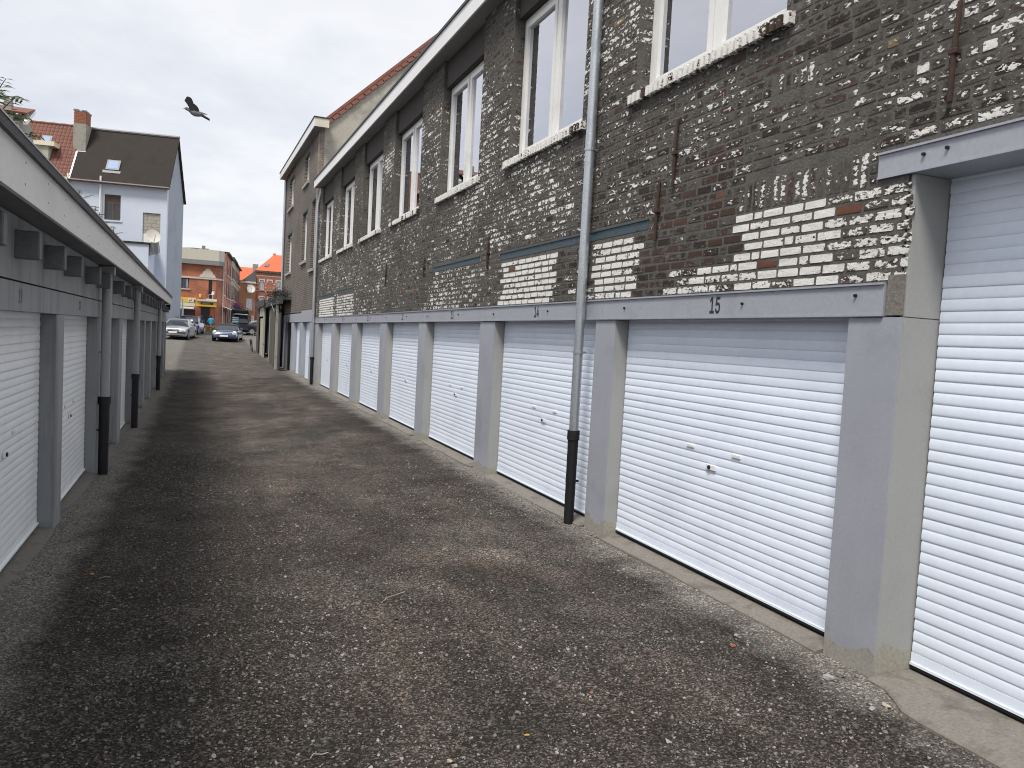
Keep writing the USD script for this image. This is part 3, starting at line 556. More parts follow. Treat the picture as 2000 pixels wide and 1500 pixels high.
for y in [4.5, 5.44, 6.39, 7.28, 8.56, 9.5, 11.25, 12.42, 13.44, 14.6, 15.7, 16.75, 17.8, 18.9, 20.0, 21.1, 22.1, 23.2, 24.3, 25.4, 26.5, 27.5]:
    put(lrow, 'rafter_end', MB().bbox(XL-.1, XL+.125, y, y+.085, 2.012, 2.182, .007), M['rafter'])
XE = -.84; LFE = 27.9
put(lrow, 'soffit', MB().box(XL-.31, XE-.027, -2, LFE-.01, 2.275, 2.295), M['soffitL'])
fa = put(lrow, 'fascia', MB().box(XE-.026, XE, -2, LFE, 2.268, 2.502), M['fasciaL'])
for y in np.arange(3.4, 27, .62):
    for zz in (2.34, 2.45):
        yy = y+rng.uniform(-.03, .03)
        put(fa, 'nail_head', MB().tube([(XE-.001, yy, zz), (XE+.002, yy, zz)], .0065, 6), M['zincL'])
put(lrow, 'roof_edge', MB().box(XE-.03, XE+.022, -2, LFE+.02, 2.503, 2.552), M['trim'])
put(lrow, 'roof_edge_trim', MB().box(XE-.03, XE+.026, -2, LFE+.024, 2.5525, 2.562), M['trimlight'])
put(lrow, 'roof', MB().box(XL-5, XE-.031, -2, LEND, 2.505, 2.545), M['roofing'])
put(lrow, 'gutter_end', MB().box(XE-.16, XE-.03, LFE-.28, LFE-.02, 2.10, 2.26), M['black'])
for y, zs in ((9.72, .80), (14.35, .78), (22.6, .78)):
    downpipe(lrow, XL+.072, y, -.2, 2.26, zs, .05, M['zincL'], XL, (1.3, .42), ())
    put(lrow, 'pipe_hopper', MB().bbox(XL+.0, XL+.15, y-.075, y+.075, 2.17, 2.27, .006), M['zincL'])

# ------------------------------------------------------------------ grey brick townhouse beyond the garages
M.update(
    townbrick=far_brick('town_brick', (.062, .050, .042), (.120, .094, .076), (.20, .185, .165), 'y'),
    townquoin=far_brick('town_quoin', (.17, .13, .10), (.25, .20, .16), (.26, .25, .23), 'x'),
    stucco=look('beige_stucco', (.40, .375, .32), .9, var=.18, scale=1.1, fine=30, bump=.25, tint=(.26, .245, .21), tfrac=(.5, .68)),
    tile=look('terracotta_tile', (.22, .088, .062), .75, var=.25, scale=5, fine=40, bump=.3),
    cream=look('cream_board', (.62, .57, .46), .6, var=.08, scale=3),
    stone=look('grey_stone', (.30, .285, .26), .8, var=.15, scale=5),
    whitewood=look('white_wood', (.66, .66, .64), .5, var=.08),
)
TX, TY0, TY1 = 3.33, 24.62, 34.4
town = thing('townhouse', 'tall grey brown brick townhouse with three narrow garage doors and white fascia', 'house', (TX, TY0, 0))
tz0, tz1 = 2.29, 8.05
twin = [(31.4, 33.1, 6.55, 7.75), (26.9, 28.2, 6.72, 7.72), (31.6, 33.1, 3.95, 5.5), (27.0, 28.25, 4.05, 5.75), (25.0, 25.85, 3.65, 5.85)]
tp = sbox(TY0+.28, tz0, TY1, tz1).difference(unary_union([sbox(a, c, b, d) for a, b, c, d in twin]))
put(town, 'front_wall', panel(tp, TX, TX+.32), M['townbrick'])
put(town, 'corner_bricks', MB().box(TX-.012, TX+.14, TY0, TY0+.279, tz0, tz1), M['townquoin'])
gable = Polygon([(TX+.14, 1.0), (TX+6.5, 1.0), (TX+6.5, 8.05+6.2*.945), (TX+.14, 8.02)])
put(town, 'gable_wall', panel(gable, TY0, TY0+.28, 'y'), M['stucco'])
put(town, 'inner_wall', MB().box(TX+.9, TX+1.0, TY0+.3, TY1, -.3, 8.0).box(TX+.33, TX+6, TY1-.2, TY1-.001, -.5, 8.0).box(TX+.33, TX+.9, TY0+.3, TY1-.2, 2.6, 2.7), M['room'])
dz = .945; ang = math.atan(dz)
for k in range(20):
    s0, s1 = k*.262, k*.262+.29; L = 1.0
    bx = lambda s: TX+.16+s*math.cos(ang); bz = lambda s: 8.06+s*math.sin(ang)
    lift = .012*rng.uniform(.2, 1.5)
    n_ = np.array([-math.sin(ang), 0, math.cos(ang)])
    q = [np.array((bx(s0), 0, bz(s0)))+n_*.035, np.array((bx(s1), 0, bz(s1)))+n_*.008]
    mk = lambda y, h: [q[0]+[0, y, 0]+n_*h, q[1]+[0, y, 0]+n_*h]
    y0, y1 = TY0-.07, TY0+.22; th = .03
    a0, a1 = mk(y0, lift-.07); b0, b1 = mk(y1, lift-.07); c0, c1 = mk(y0, lift+th); d0, d1 = mk(y1, lift+th)
    put(town, 'verge_tile', MB().hexa([a0, a1, b1, b0], [c0, c1, d1, d0]), M['tile'])
put(town, 'roof', MB().hexa([(TX-.1, TY0+.23, 7.98), (TX+6.6, TY0+.23, 7.98+6.7*dz), (TX+6.6, TY1, 7.98+6.7*dz), (TX-.1, TY1, 7.98)], [(TX-.1, TY0+.23, 8.08), (TX+6.6, TY0+.23, 8.08+6.7*dz), (TX+6.6, TY1, 8.08+6.7*dz), (TX-.1, TY1, 8.08)]), M['tile'])
for a, b, c, d in twin:
    w = put(town, 'window', panel(sbox(a, c, b, d).difference(sbox(a+.09, c+.09, b-.09, d-.09)), TX+.10, TX+.17).box(TX+.10, TX+.15, (a+b)/2-.04, (a+b)/2+.04, c+.091, d-.091), M['whitewood'])
    put(w, 'pane', MB().box(TX+.135, TX+.142, a+.09, b-.09, c+.09, d-.09), M['glassfar'])
    put(town, 'sill', MB().bbox(TX-.07, TX+.12, a-.12, b+.12, c-.10, c-.002, .008), M['stone'])
    if c < 5: put(town, 'window_lintel', MB().box(TX-.01, TX+.09, a-.1, b+.1, d+.002, d+.14), M['bluesteel'])
tf = lambda y: 7.86 + .022*(y-24)
TXF = 3.08
def beam_y(x0, x1, y0, y1, f0, f1): return MB().hexa([(x0, y0, f0(y0)), (x1, y0, f0(y0)), (x1, y1, f0(y1)), (x0, y1, f0(y1))], [(x0, y0, f1(y0)), (x1, y0, f1(y0)), (x1, y1, f1(y1)), (x0, y1, f1(y1))])
put(town, 'fascia', beam_y(TXF, TXF+.03, 24.15, 34.9, tf, lambda y: tf(y)+.26), M['fasciaR'])
put(town, 'eave_end', MB().box(TXF+.031, TX+.19, 24.15, 24.18, tf(24.15), tf(24.15)+.26), M['cream'])
put(town, 'soffit', beam_y(TXF+.031, TX+.1, 24.182, 34.88, lambda y: tf(y)+.01, lambda y: tf(y)+.03), M['soffit'])
put(town, 'roof_edge', beam_y(TXF-.02, TX+.2, 24.13, 34.92, lambda y: tf(y)+.261, lambda y: tf(y)+.295), M['trim'])
tdo = [(25.35, 27.25), (27.95, 29.85), (30.65, 32.55)]
for a, b in [(TY0, 25.35), (27.25, 27.95), (29.85, 30.65), (32.55, TY1)]:
    put(town, 'pillar', MB().bbox(TX, TX+.32, a+.002, b-.002, -.4, 1.95, .006), M['paintR'])
for i, (a, b) in enumerate(((TY0, 27.6), (27.602, 30.25), (30.252, TY1))):
    put(town, 'lintel', MB().box(TX-.012, TX+.32, a, b, 1.952, 2.26 if i else 2.33), M['lintelR'])
for a, b in tdo:
    zg = float(ground_z(3.35, (a+b)/2))+.03
    roller_door(town, TX+.14, -1, a, b, zg, 1.95, M['door'], False, lock=False)
    put(town, 'concrete_threshold', MB().box(TX-.03, TX+.4, a+.004, b-.004, -.3, zg-.025), M['concrete'])
downpipe(town, TX-.06, TY1-.12, -.1, 8.0, .80, .05, M['zinc'], TX, (2.2, 5.5))

# ------------------------------------------------------------------ sheds further on the right
M.update(
    shedwood=look('weathered_boards', (.075, .066, .055), .9, var=.4, scale=8, fine=50, bump=.5, stretch=(1, 1, .12)),
    shedcream=look('peeling_cream', (.34, .32, .27), .75, var=.25, scale=4, fine=30, bump=.2, tint=(.22, .2, .17), tfrac=(.58, .66)),
    shedbrown=look('orange_plywood', (.30, .17, .08), .8, var=.25, scale=5),
    shedgrey=look('grey_green_board', (.20, .21, .19), .8, var=.25, scale=5),
    ivy=leaf_look('ivy_leaf', (.018, .022, .014)), leaf=leaf_look('fresh_leaf', (.075, .115, .040)), leafdark=leaf_look('dark_leaf', (.040, .070, .030)),
)
shed = thing('shed_row', 'row of shabby dark wooden sheds with cream posts and a flat felt roof', 'shed', (2.9, 31, 0))
SX = 2.92
gzz = lambda y: float(ground_z(2.9, y))
for a, b, m, nm, z1, dx in ((42.2, 43.7, 'shedwood', 'plank_door', 2.7, 0), (39.6, 41.6, 'shedcream', 'panel', 2.15, .05), (38.95, 39.5, 'shedwood', 'plank_door', 2.6, .08), (36.0, 36.9, 'shedgrey', 'panel', 2.5, .1), (37.0, 38.6, 'shedwood', 'plank_door', 2.6, .25), (33.2, 35.6, 'shedwood', 'plank_door', 2.6, .03), (32.3, 32.8, 'shedgrey', 'panel', 2.4, .06), (31.2, 31.9, 'trim', 'door', 2.3, .04)):
    if nm == 'plank_door':
        n = int((b-a)/.2)
        for k in range(n):
            ya = a+(b-a)*k/n
            put(shed, 'plank', MB().box(SX+dx+rng.uniform(0, .012), SX+dx+.04, ya, ya+(b-a)/n-.012, gzz(ya)-.1, z1+rng.uniform(-.02, .02)), M[m])
    else: put(shed, nm, MB().bbox(SX+dx, SX+dx+.05, a, b, gzz(a)-.1, z1, .006), M[m])
put(shed, 'panel', MB().box(SX+.02, SX+.08, 39.6, 41.8, 2.25, 2.68), M['shedcream'])
put(shed, 'panel', MB().box(SX+.02, SX+.08, 32.25, 32.85, .2, .95), M['shedbrown'])
for y in (38.75, 32.15):
    put(shed, 'post', MB().bbox(SX-.03, SX+.07, y, y+.13, -.1, 2.75, .008), M['shedcream'])
put(shed, 'back_wall', MB().box(SX+.5, SX+.6, 30.9, 43.8, -.2, 2.8).box(SX+.12, SX+.5, 43.75, 43.8, -.2, 2.8), M['dark'])
put(shed, 'roof_fascia', MB().hexa([(SX-.12, 37.4, 2.72), (SX-.06, 37.4, 2.72), (SX-.06, 43.9, 2.78), (SX-.12, 43.9, 2.78)], [(SX-.12, 37.4, 3.0), (SX-.06, 37.4, 3.0), (SX-.06, 43.9, 3.02), (SX-.12, 43.9, 3.02)]), M['trim'])
put(shed, 'roof', MB().box(SX-.06, SX+4, 30.95, 43.9, 2.82, 2.95).box(SX-.05, SX+.1, 30.95, 37.3, 2.65, 2.819), M['roofing'])

def leaves(centres, spread, n, size, normal_up=.6, seed=1):
    """A cloud of small bent leaves round the given centres."""
    g = np.random.default_rng(seed); mb = MB(); V, Fs = [], []
    c = np.asarray(centres, float)[g.integers(0, len(centres), n)] + g.normal(0, 1, (n, 3))*spread
    d = g.normal(0, 1, (n, 3)); d[:, 2] -= .2; d /= np.linalg.norm(d, axis=1)[:, None]
    up = g.normal(0, 1, (n, 3)); up[:, 2] += normal_up*2; s = np.cross(d, up); s /= np.linalg.norm(s, axis=1)[:, None]; nn = np.cross(s, d)
    L = size*g.uniform(.6, 1.3, n)[:, None]
    v = np.stack([c, c+d*L*.5+s*L*.24, c+d*L*.5-s*L*.24, c+d*L*1.0-nn*L*.15, c+d*L*.5+nn*L*.06], 1)
    f = np.array([(0, 1, 4), (0, 4, 2), (1, 3, 4), (4, 3, 2)])
    return mb.add(v.reshape(-1, 3), (f[None]+(np.arange(n)*5)[:, None, None]).reshape(-1, 3))
ivy = thing('ivy_clump', 'dark tangled ivy clump on the shed roof beside the townhouse pipe', 'ivy', (3.1, 32.5, 2.8))
put(ivy, 'stem', MB().tube([(3.1, 32.5, 2.7), (3.0, 32.9, 3.0), (3.15, 33.6, 3.2)], [.03, .025, .012], 6), M['shedwood'])
put(ivy, 'foliage', leaves([(3.0, 31.6, 3.0), (3.1, 32.4, 3.15), (3.0, 33.4, 3.1), (3.2, 34.4, 3.1), (3.1, 35.2, 3.05), (2.95, 32.6, 2.8)], (.2, .5, .10), 1300, .08, seed=3), M['ivy'], kind='stuff')
put(ivy, 'vine', MB().tube([(2.85, 31.2, 2.55), (2.8, 32.0, 2.35), (2.83, 33.0, 2.5), (2.85, 34.0, 2.7)], .018, 5), M['shedgrey'])

# ------------------------------------------------------------------ blue-grey house and its red-roofed neighbour, in the house's own frame
M.update(
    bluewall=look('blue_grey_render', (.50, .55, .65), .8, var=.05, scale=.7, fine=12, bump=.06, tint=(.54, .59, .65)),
    bluegable=look('shaded_blue_render', (.25, .28, .33), .8, var=.10, scale=.5, fine=9, bump=.08, tint=(.21, .235, .28)),  # front render darkened, shade of the gable side put into the colour
    darkroof=look('dark_slate', (.030, .025, .022), .85, var=.2, scale=1.1, fine=9, bump=.3, tint=(.024, .022, .019), spec=.25),
    brownframe=look('brown_frame', (.085, .055, .048), .5, var=.1), curtain=look('drawn_curtain', (.52, .50, .46), .9, var=.08, scale=6),
    block=look('concrete_block', (.33, .31, .27), .9, var=.25, scale=3, fine=20, bump=.3), redtile=look('red_roof_tile', (.155, .062, .045), .8, var=.3, scale=2.2, fine=25, bump=.2, tint=(.115, .055, .042)),
    chimbrick=look('orange_chimney_brick', (.25, .095, .055), .85, var=.3, scale=8), chimrender=look('grey_chimney_render', (.26, .25, .22), .9, var=.25, scale=3, tint=(.19, .185, .165)),
    greenwall=look('pale_stained_wall', (.36, .36, .30), .9, var=.2, scale=1.5, tint=(.22, .23, .16)), skypane=glass_pane('skylight_glass', .28, (.62, .76, 1.0)),
    whitepvc=look('white_pvc', (.7, .7, .69), .45, var=.05), dish=look('dish_cream', (.60, .58, .53), .6, var=.08), greymetal=look('grey_metal', (.16, .165, .17), .5, var=.15),
)
th = math.radians(10)
HS = 1.154   # metres per unit of the house's own drawing
HC = np.array([-2.27, 60.0, -.257])
HM = np.eye(4)*HS; HM[3, 3] = 1; HM[:3, 0] = np.array((-math.cos(th), math.sin(th), 0))*HS; HM[:3, 1] = np.array((math.sin(th), math.cos(th), 0))*HS; HM[:3, 3] = HC
def H(mb):
    """From (u to the left along the front, v back, z) to the world; the frame is left-handed, so triangles are turned round."""
    mb.xf(HM); mb.f = [f[:, ::-1] for f in mb.f]; return mb
house = thing('blue_house', 'blue grey rendered house with steep dark roof beyond the left garages', 'house', tuple(HC))
EV, RZ, RV, DV, UW = 10.2, 13.5, 2.25, 4.75, 5.44
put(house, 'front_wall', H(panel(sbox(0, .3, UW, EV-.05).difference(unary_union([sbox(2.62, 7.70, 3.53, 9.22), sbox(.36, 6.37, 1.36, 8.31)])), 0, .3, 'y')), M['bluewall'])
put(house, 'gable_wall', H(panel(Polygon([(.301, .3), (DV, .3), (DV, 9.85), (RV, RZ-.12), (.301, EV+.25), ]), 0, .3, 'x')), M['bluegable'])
def slab(a, b, c, d, t):
    """A sheet through four points (counter-clockwise from outside) with thickness t inwards."""
    a, b, c, d = map(np.array, (a, b, c, d)); n = np.cross(b-a, d-a); n = n/np.linalg.norm(n)*t
    return MB().hexa([a-n, b-n, c-n, d-n], [a, b, c, d])
sl = (RZ-EV)/RV
put(house, 'roof', H(slab((-.14, -.22, EV-.22*sl), (UW, -.22, EV-.22*sl), (UW, RV, RZ), (-.14, RV, RZ), .12)).add(*H(slab((UW, RV+.002, RZ), (UW, DV+.15, 9.75), (-.14, DV+.15, 9.75), (-.14, RV+.002, RZ), .12)).arrays()), M['darkroof'])
put(house, 'ridge_cap', H(MB().tube([(-.16, RV, RZ+.02), (UW, RV, RZ+.02)], .09, 8)), M['greymetal'])
put(house, 'gutter', H(MB().tube([(-.15, -.30, EV-.36), (UW, -.30, EV-.33)], .085, 8)), M['brownframe'])
put(house, 'eaves_board', H(MB().box(-.05, UW, -.2, -.002, EV-.42, EV-.30)), M['bluewall'])
for u in (3.72, 5.5):
    put(house, 'downpipe', H(MB().tube([(u, -.14, 3), (u, -.14, 10.25)], .055, 8)), M['whitepvc'])
w = put(house, 'window', H(panel(sbox(2.62, 7.70, 3.53, 9.22).difference(unary_union([sbox(2.71, 7.79, 3.02, 8.66), sbox(3.13, 7.79, 3.44, 8.66), sbox(2.70, 8.80, 3.45, 9.12)])), .10, .18, 'y')), M['brownframe'])
put(w, 'pane', H(MB().box(2.71, 3.02, .14, .145, 7.79, 8.66)), M['glassfar']); put(w, 'pane', H(MB().box(3.13, 3.44, .14, .145, 7.79, 8.66)), M['glassfar'])
put(w, 'curtain', H(MB().box(2.66, 3.5, .19, .2, 7.7, 8.7)), M['curtain']); put(w, 'roller_box', H(MB().box(2.70, 3.45, .12, .17, 8.80, 9.12)), M['shedwood'])
put(house, 'window_sill', H(MB().box(2.52, 3.63, -.05, .09, 7.60, 7.695)), M['bluewall'])
bu, bz0, bz1 = (.36, 1.36), 7.06, 8.31
for r in range(6):
    off = .25 if r % 2 else 0; u = bu[0]-off
    while u < bu[1]-.02:
        a, b = max(u, bu[0]), min(u+.5, bu[1]); z = bz0+(bz1-bz0)*r/6
        if b-a > .04: put(house, 'concrete_block', H(MB().box(a+.006, b-.006, .07+rng.uniform(0, .012), .25, z+.005, z+(bz1-bz0)/6-.006)), M['block'])
        u += .5
put(house, 'infill_board', H(MB().box(.36, 1.36, .075, .25, 6.37, 7.055)), M['whitepvc'])
nrm = np.array([0, -sl, 1]); nrm = nrm/np.linalg.norm(nrm)
def on_roof(u, s, h): # s metres up the slope from the eave
    d = np.array([0, 1, sl])/math.hypot(1, sl); return np.array([u, 0, EV]) + d*s + np.array([0, -sl, 1])/math.hypot(1, sl)*h
def skylight(parent, u0, u1, s0, s1, fr):
    q = lambda h, g: [on_roof(u1-g, s0+g, h), on_roof(u0+g, s0+g, h), on_roof(u0+g, s1-g, h), on_roof(u1-g, s1-g, h)]
    sk = put(parent, 'skylight', H(MB().hexa(q(-.05, 0), q(.09, 0))), fr)
    put(sk, 'pane', H(MB().hexa(q(.0905, .10), q(.096, .10))), M['skypane'])
    put(sk, 'flashing', H(MB().hexa([on_roof(u1+.15, s0-.22, -.01), on_roof(u0-.1, s0-.22, -.01), on_roof(u0-.1, s0-.02, -.01), on_roof(u1+.15, s0-.02, -.01)], [on_roof(u1+.15, s0-.22, .03), on_roof(u0-.1, s0-.22, .03), on_roof(u0-.1, s0-.02, .03), on_roof(u1+.15, s0-.02, .03)])), M['greymetal'])
skylight(house, 2.85, 3.6, .62, 1.42, M['greymetal'])
ann = put(house, 'annexe', H(MB().box(.62, 5, -1.6, -.002, .3, 6.25)), M['bluewall'])
put(house, 'annexe_roof', H(MB().box(.55, 5.05, -1.68, -.003, 6.252, 6.36)), M['darkroof'])
put(house, 'vent_cowl', H(MB().loft([[(.62, -1.5, 5.6), (.12, -1.4, 5.75), (.12, -.9, 5.9), (.62, -1.0, 5.8)], [(.5, -1.45, 6.6), (.2, -1.4, 6.7), (.2, -1.05, 6.75), (.5, -1.1, 6.65)]])), M['greymetal'])
dishT = thing('satellite_dish', 'cream satellite dish on the annexe roof of the blue house', 'satellite dish', (-3.0, 58.1, 7.0))
def dish(path, c, r, axis, mat):
    axis = np.array(axis, float); axis /= np.linalg.norm(axis); a = np.cross(axis, [0, 0, 1]); a /= np.linalg.norm(a); b = np.cross(a, axis); rings = []
    for t, dd in ((.03, -.0), (.35, .02), (.7, .08), (1, .17), (1.01, .15), (.7, .055), (.35, 0), (.03, -.02)):
        q = np.arange(20)*2*PI/20; rings.append(np.array(c)+axis*dd*r+(np.cos(q)[:, None]*a+np.sin(q)[:, None]*b)*r*t)
    put(path, 'reflector', MB().loft(rings), mat, smooth=40)
    put(path, 'feed_arm', MB().tube([np.array(c)-b*r*.95+axis*.1*r, np.array(c)-b*r*.5+axis*r*.9, np.array(c)+axis*r], .018, 6), M['greymetal'])
    put(path, 'bracket', MB().tube([np.array(c)-axis*.02, np.array(c)-axis*.2, np.array(c)-axis*.22-[0, 0, r*1.05]], .025, 6), M['greymetal'])
dish(dishT, (-3.02, 58.08, 7.50), .47, (.35, -1, .3), M['dish'])

red = thing('red_roof_house', 'house with red tiled roof and tall grey chimney left of the blue house', 'house', tuple(HC))
put(red, 'front_wall', H(panel(sbox(UW+.005, .3, 11, EV), -.03, .25, 'y')), M['greenwall'])
put(red, 'roof', H(slab((UW+.01, -.18, EV+.02-.18*sl), (11.2, -.18, EV+.02-.18*sl), (11.2, RV, RZ+.02), (UW+.01, RV, RZ+.02), .1)).add(*H(slab((UW+.01, RV+.002, RZ), (UW+.01, DV, 9.9), (11.2, DV, 9.9), (11.2, RV+.002, RZ), .1) if False else MB().box(UW+.01, 11.2, RV+.01, DV, 9.7, 9.9)).arrays()), M['redtile'])
tm = MB(); rowh = .30
for r in range(14):
    for c in range(26):
        u = UW+.02+c*.218; s0 = -.2+r*rowh
        if u > 11: continue
        q = [on_roof(u+.2, s0, .035+rng.uniform(0, .012)), on_roof(u, s0, .03+rng.uniform(0, .012)), on_roof(u, s0+rowh+.03, .022), on_roof(u+.2, s0+rowh+.03, .022)]
        m_ = [(q[0]+q[1])/2+nrm*.035, (q[2]+q[3])/2+nrm*.035]
        tm.add([q[0], q[1], q[2], q[3], m_[0], m_[1]], [(0, 4, 5), (0, 5, 3), (4, 1, 2), (4, 2, 5), (0, 1, 4)])
put(red, 'roof_tiles', H(tm), M['redtile'], kind='stuff')
put(red, 'ridge_tiles', H(MB().tube([(UW+.2+.3*k, RV, RZ+.06+.02*(k % 2)) for k in range(19)], .09, 7)), M['redtile'])
put(red, 'gutter', H(MB().box(UW+.05, 11.2, -.32, -.20, EV-.40, EV-.20)), M['cream'])
put(red, 'verge', H(slab((UW-.06, -.2, EV+.06-.2*sl), (UW+.05, -.2, EV+.06-.2*sl), (UW+.05, 1.05, EV+.06+1.05*sl), (UW-.06, 1.05, EV+.06+1.05*sl), .1)), M['whitepvc'])
skylight(red, 6.95, 7.5, 2.35, 2.95, M['greymetal'])
put(red, 'dormer', H(MB().box(6.75, 9.5, .35, 1.6, 10.6, 11.82)), M['greenwall']); put(red, 'dormer_fascia', H(MB().box(6.4, 9.6, .22, 1.7, 11.825, 12.08)), M['cream'])
ch = put(red, 'chimney', H(MB().box(4.98, 5.68, 1.15, 2.2, 11.2, 13.5)), M['chimrender'])
for r in range(9):
    off = .11 if r % 2 else 0
    for face in (0, 1):
        for k in range(4):
            z = 13.505+r*.082; a = 5.0+k*.22-off
            if face == 0:
                a0, a1 = max(a, 4.99), min(a+.21, 5.67)
                if a1-a0 > .04: put(ch, 'brick', H(MB().box(a0, a1, 1.16, 1.27, z, z+.07)), M['chimbrick'])
            elif k < 3:
                put(ch, 'brick', H(MB().box(4.985, 5.09, 1.28+k*.26, 1.28+k*.26+.25, z, z+.07)), M['chimbrick'])
put(ch, 'chimney_core', H(MB().box(5.02, 5.64, 1.2, 2.15, 13.5, 14.2)), M['chimrender']); put(ch, 'chimney_cap', H(MB().box(4.97, 5.25, 1.14, 2.2, 14.25, 14.33).box(5.4, 5.69, 1.14, 2.2, 14.25, 14.36)), M['greymetal'])
put(ch, 'flashing', H(MB().box(4.95, 5.72, 1.1, 1.16, 11.75, 11.86)), M['whitepvc'])

old = thing('old_house', 'old stained house with a small red roof at the far left edge', 'house', (-9.7, 50, 0))
put(old, 'wall', MB().box(-14, -9.72, 50, 54, .3, 12.85), M['greenwall'])
put(old, 'gable', MB().loft([[(-9.71, 49.9, 12.2), (-9.71, 54, 12.2), (-9.71, 52, 13.35)], [(-9.4, 49.9, 12.2), (-9.4, 54, 12.2), (-9.4, 52, 13.35)]]).box(-9.71, -9.4, 49.95, 53.9, .3, 12.2), M['chimrender'])
put(old, 'roof', slab((-14, 49.75, 12.75), (-9.0, 49.75, 12.75), (-9.0, 52, 13.5), (-14, 52, 13.5), .1), M['redtile'])
put(old, 'verge_board', slab((-9.15, 49.6, 12.25), (-8.98, 49.6, 12.25), (-8.98, 52, 13.45), (-9.15, 52, 13.45), .2), M['whitepvc'])
put(old, 'chimney', MB().bbox(-10.15, -9.8, 50.1, 50.6, 12.5, 13.45, .01), M['chimrender'])

# ------------------------------------------------------------------ corner cafe and the street behind
M.update(
    cafewall=far_brick('cafe_brick', (.34, .115, .060), (.42, .150, .085), (.40, .19, .13), 'x', .21, .07), cafeside=far_brick('cafe_side_brick', (.29, .105, .065), (.36, .135, .085), (.36, .18, .13), 'y', .21, .07),
    parapet=look('cream_parapet', (.50, .475, .40), .7, var=.05), bandstone=look('pale_band', (.50, .46, .40), .7, var=.08), yellow=look('yellow_sign', (.70, .43, .035), .5, var=.06),
    awngrey=look('grey_green_awning', (.27, .27, .225), .7, var=.08), greystreet=look('grey_facade', (.30, .30, .29), .8, var=.12), beigestreet=look('beige_facade', (.30, .235, .18), .85, var=.18),
    streetbrick=far_brick('street_brick', (.27, .10, .065), (.34, .135, .09), (.35, .20, .15), 'y', .22, .07), farbrick=far_brick('far_red_brick', (.27, .085, .055), (.33, .115, .075), (.34, .19, .15), 'x', .22, .07),
    salmon=look('salmon_render', (.42, .205, .125), .85, var=.08), orangeroof=look('orange_roof', (.60, .115, .045), .7, var=.10, scale=3, fine=20, bump=.1), windowdark=look('window_dark', (.02, .02, .023), .25, var=.1),
    signdark=look('sign_black', (.03, .035, .03), .6, var=.1), palletwood=look('pallet_wood', (.52, .36, .17), .8, var=.2, scale=9),
)
cafe = thing('corner_cafe', 'orange brick corner cafe with cream parapet, yellow signs and a white street awning', 'cafe', (1.45, 78, 1.2))
hs = math.radians(5.3); SD = np.array([math.sin(hs), math.cos(hs)]); S0 = np.array([2.05, 78.75])
NV = np.array([math.cos(hs), -math.sin(hs)])          # towards the street
CW, CS = 1.45, S0
base = [(-4.0, 78.0), (CW, 78.0), tuple(S0), tuple(S0+SD*4.6), (-4.0, 84.0)]
cp = Polygon(base)
front = sbox(-4, .6, CW-.001, 7.3).difference(unary_union([sbox(-2.1, 4.98, -.92, 5.92), sbox(.74, 4.2, CW-.1, 5.93) if False else sbox(.80, 4.16, 1.12, 5.93), sbox(.20, .5, .92, 3.35), sbox(-2.2, 1.3, -.3, 3.05)]))
put(cafe, 'front_wall', panel(front, 78.0, 78.3, 'y'), M['cafewall'])
put(cafe, 'corner_wall', panel(Polygon([(CW, 78.0), tuple(S0), tuple(S0+[-.3, .1]), (CW-.2, 78.3)]), .6, 7.3, 'z'), M['cafeside'])
side = lambda s0, s1, off0, off1: [tuple(S0+SD*s0+NV*off1), tuple(S0+SD*s1+NV*off1), tuple(S0+SD*s1+NV*off0), tuple(S0+SD*s0+NV*off0)]
put(cafe, 'street_wall', panel(Polygon(side(0.001, 4.6, -.3, 0)), .6, 8.6, 'z'), M['cafeside'])
put(cafe, 'inner_wall', MB().box(-4, 1.9, 80.5, 80.6, .6, 7.3).box(-4, 1.6, 78.31, 80.5, 3.9, 4.0), M['dark'])
put(cafe, 'parapet', panel(Polygon([(-4, 77.72), (1.62, 77.72), (2.14, 78.3), (2.0, 78.9), (-4, 78.9)]), 7.72, 8.72, 'z'), M['parapet'])
put(cafe, 'soffit', panel(Polygon([(-4, 77.66), (1.68, 77.66), (2.2, 78.3), (2.05, 78.74), (-4, 78.9)]), 7.3, 7.718, 'z'), M['soffit'])
put(cafe, 'string_course', panel(Polygon([(-4, 77.93), (CW+.03, 77.93), (S0[0]+.07, S0[1]), (S0[0]-.2, S0[1]), (CW, 78.0), (-4, 77.999)]), 5.96, 6.12, 'z'), M['bandstone'])
put(cafe, 'pediment', panel(Polygon([(-.08, 6.122), (1.44, 6.122), (1.3, 6.4), (1.2, 6.42), (1.08, 6.72), (.98, 6.74), (.88, 6.96), (.55, 6.96), (.45, 6.74), (.32, 6.7), (.2, 6.42), (.08, 6.38)]), 77.91, 77.999, 'y'), M['bandstone'])
w = put(cafe, 'window', MB().box(-2.1, -.92, 78.12, 78.18, 4.98, 5.06).box(-1.0, -.92, 78.12, 78.18, 5.06, 5.92).box(-2.1, -.92, 78.12, 78.18, 5.84, 5.92), M['brownframe']); put(w, 'pane', MB().box(-2.1, -1.0, 78.14, 78.15, 5.06, 5.84), M['glassfar']); put(w, 'curtain', MB().box(-1.5, -1.0, 78.2, 78.22, 5.0, 5.9), M['curtain'])
put(cafe, 'window_sill', MB().box(-2.2, -.78, 77.9, 78.1, 4.88, 4.975), M['bandstone'])
put(cafe, 'balcony_door', MB().box(.8, 1.12, 78.2, 78.25, 4.16, 5.93), M['windowdark'])
put(cafe, 'balcony', MB().bbox(.62, 1.56, 77.2, 77.998, 4.0, 4.12, .01), M['bandstone'])
